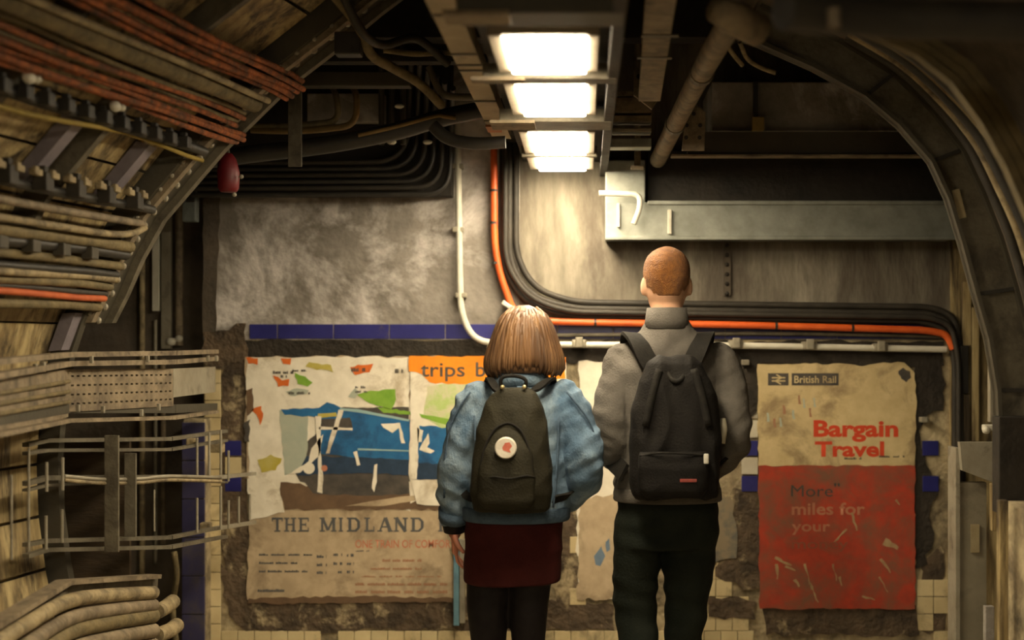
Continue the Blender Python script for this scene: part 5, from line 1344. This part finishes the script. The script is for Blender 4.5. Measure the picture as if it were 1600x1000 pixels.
bmesh.ops.translate(b.bm, verts=b.bm.verts[:], vec=wbase)
# open the face
bmesh.ops.delete(b.bm, geom=[f for f in b.bm.faces if (f.calc_center_median() - wbase).y > .055 and f.calc_center_median().z < 1.555], context='FACES')
b.build('hair', M_hair_w, wom, True, recalc=False)
for f0, f1 in ((V(-.088, .015, .042), V(-.093, .195, .033)), (V(.030, -.135, .075), V(.032, .035, .033))):
    b = MB(); limb(b, [f0, (f0*2+f1)/3, (f0+f1*2)/3, f1], [.040, .038, .038, .031]); blob('shoe', b, .006, M_shoe, wom, wbase, 2)
# ---------------- the woman's backpack
wbp = thing('backpack', V(WX, WY - .2, .96), 'dark olive backpack with a round white and red badge', 'backpack')
bx, by = WX - .010, WY - .20
b = MB()
b.loft([(bx, by, .955, .100, .05, 3), (bx, by, .965, .118, .065, 3.2), (bx, by - .004, 1.02, .128, .078, 3.0), (bx + .001, by - .002, 1.12, .124, .076, 2.8), (bx + .003, by + .002, 1.21, .112, .070, 2.6), (bx + .005, by + .008, 1.28, .094, .06, 2.4),
        (bx + .006, by + .015, 1.325, .070, .046, 2.2), (bx + .006, by + .022, 1.345, .045, .032, 2)], 36)
blob('main_compartment', b, .006, M_bag_w, wbp, V(0, 0, 0), 2, lambda p: .005*ridge(p, 8, 3.7, (1.8, .5, .9)) - .0025 + .002*nz(p, 20, 3))
b = MB()
b.loft([(bx - .012, by - .058, .970, .072, .035, 2.6), (bx - .012, by - .070, 1.00, .088, .040, 2.8), (bx - .012, by - .072, 1.08, .088, .040, 2.6), (bx - .010, by - .066, 1.15, .078, .034, 2.4), (bx - .010, by - .056, 1.20, .058, .026, 2.2), (bx - .010, by - .048, 1.225, .034, .018, 2)], 32)
wfp = blob('front_pocket', b, .006, M_bag_w, wbp, V(0, 0, 0), 2, lambda p: .004*ridge(p, 9, 8.2, (1.2, 1, 1.6)) - .002)
for path in ([(-.092, -.080, 1.06), (-.05, -.112, 1.075), (.0, -.116, 1.07), (.05, -.108, 1.078), (.075, -.085, 1.07)], [(-.088, -.08, 1.0), (-.092, -.085, 1.08), (-.078, -.082, 1.16), (-.050, -.074, 1.215), (-.01, -.064, 1.235), (.03, -.074, 1.215), (.056, -.082, 1.16), (.068, -.086, 1.08), (.064, -.08, 1.0)]):
    b = MB(); b.tube(crom([V(bx + x, by + y, z) for x, y, z in path], 5), .0035, 8); b.build('zip', M_strap, wfp, True)
bc = V(bx - .012, by - .112, 1.163)
b = MB(); b.tube([bc + V(0, .014, 0), bc + V(0, -.002, 0), bc + V(0, -.005, 0)], [.033, .033, .030], 24); bd = b.build('badge', pm('badge_white', (0.72, 0.66, 0.56), (0.66, 0.60, 0.5), 30, .35), wbp, True); smooth_by_angle(bd, .6)
b = MB()
for k, pl in enumerate(([(-.010, .002), (-.002, .016), (.012, .018), (.020, .006), (.012, -.004), (.016, -.014), (.002, -.010), (-.008, -.006)],)):
    f = b.bm.faces.new([b.bm.verts.new(bc + V(x, -.0056, z)) for x, z in pl]); f.normal_update()
    if f.normal.y > 0: f.normal_flip()
b.build('badge_mark', pm('badge_red', (0.60, 0.16, 0.10), (0.52, 0.12, 0.08), 40), bd, recalc=False)
for s_ in (-1, 1):
    b = MB(); m_ = wbase
    ribbon(b, [V(bx + .005 + s_*.045, by + .035, 1.325), m_ + V(s_*.062, -.140, 1.335), m_ + V(.006 + s_*.084, -.114, 1.356), m_ + V(.008 + s_*.098, -.07, 1.366), m_ + V(.008 + s_*.104, .0, 1.362), m_ + V(s_*.112, .07, 1.33), m_ + V(s_*.115, .125, 1.27), m_ + V(s_*.125, .148, 1.15), m_ + V(s_*.165, .08, 1.04), m_ + V(s_*.172, -.05, .995), m_ + V(s_*.12, -.14, .985)],
           .026, .009, [V(1, 0, .2*s_), V(1, 0, .1*s_), V(1, 0, 0), V(1, 0, 0), V(.4, 0, .9)])
    o = b.build('shoulder_strap', M_strap, wbp, True); smooth_by_angle(o, .7)
    MB().ball(V(bx + .006 + s_*.034, by - .02, 1.345), .007, u=10, v=8).build('rivet', pm('brass', (0.6, 0.48, 0.25), None, 20, .3, .6), wbp, True)
b = MB(); b.tube(crom([V(bx - .030, by + .0, 1.335), V(bx - .034, by - .008, 1.365), V(bx - .02, by - .008, 1.378), V(bx + .02, by - .008, 1.378), V(bx + .044, by - .008, 1.365), V(bx + .040, by + .0, 1.335)], 5), .006, 10); b.build('carry_handle', M_strap, wbp, True)
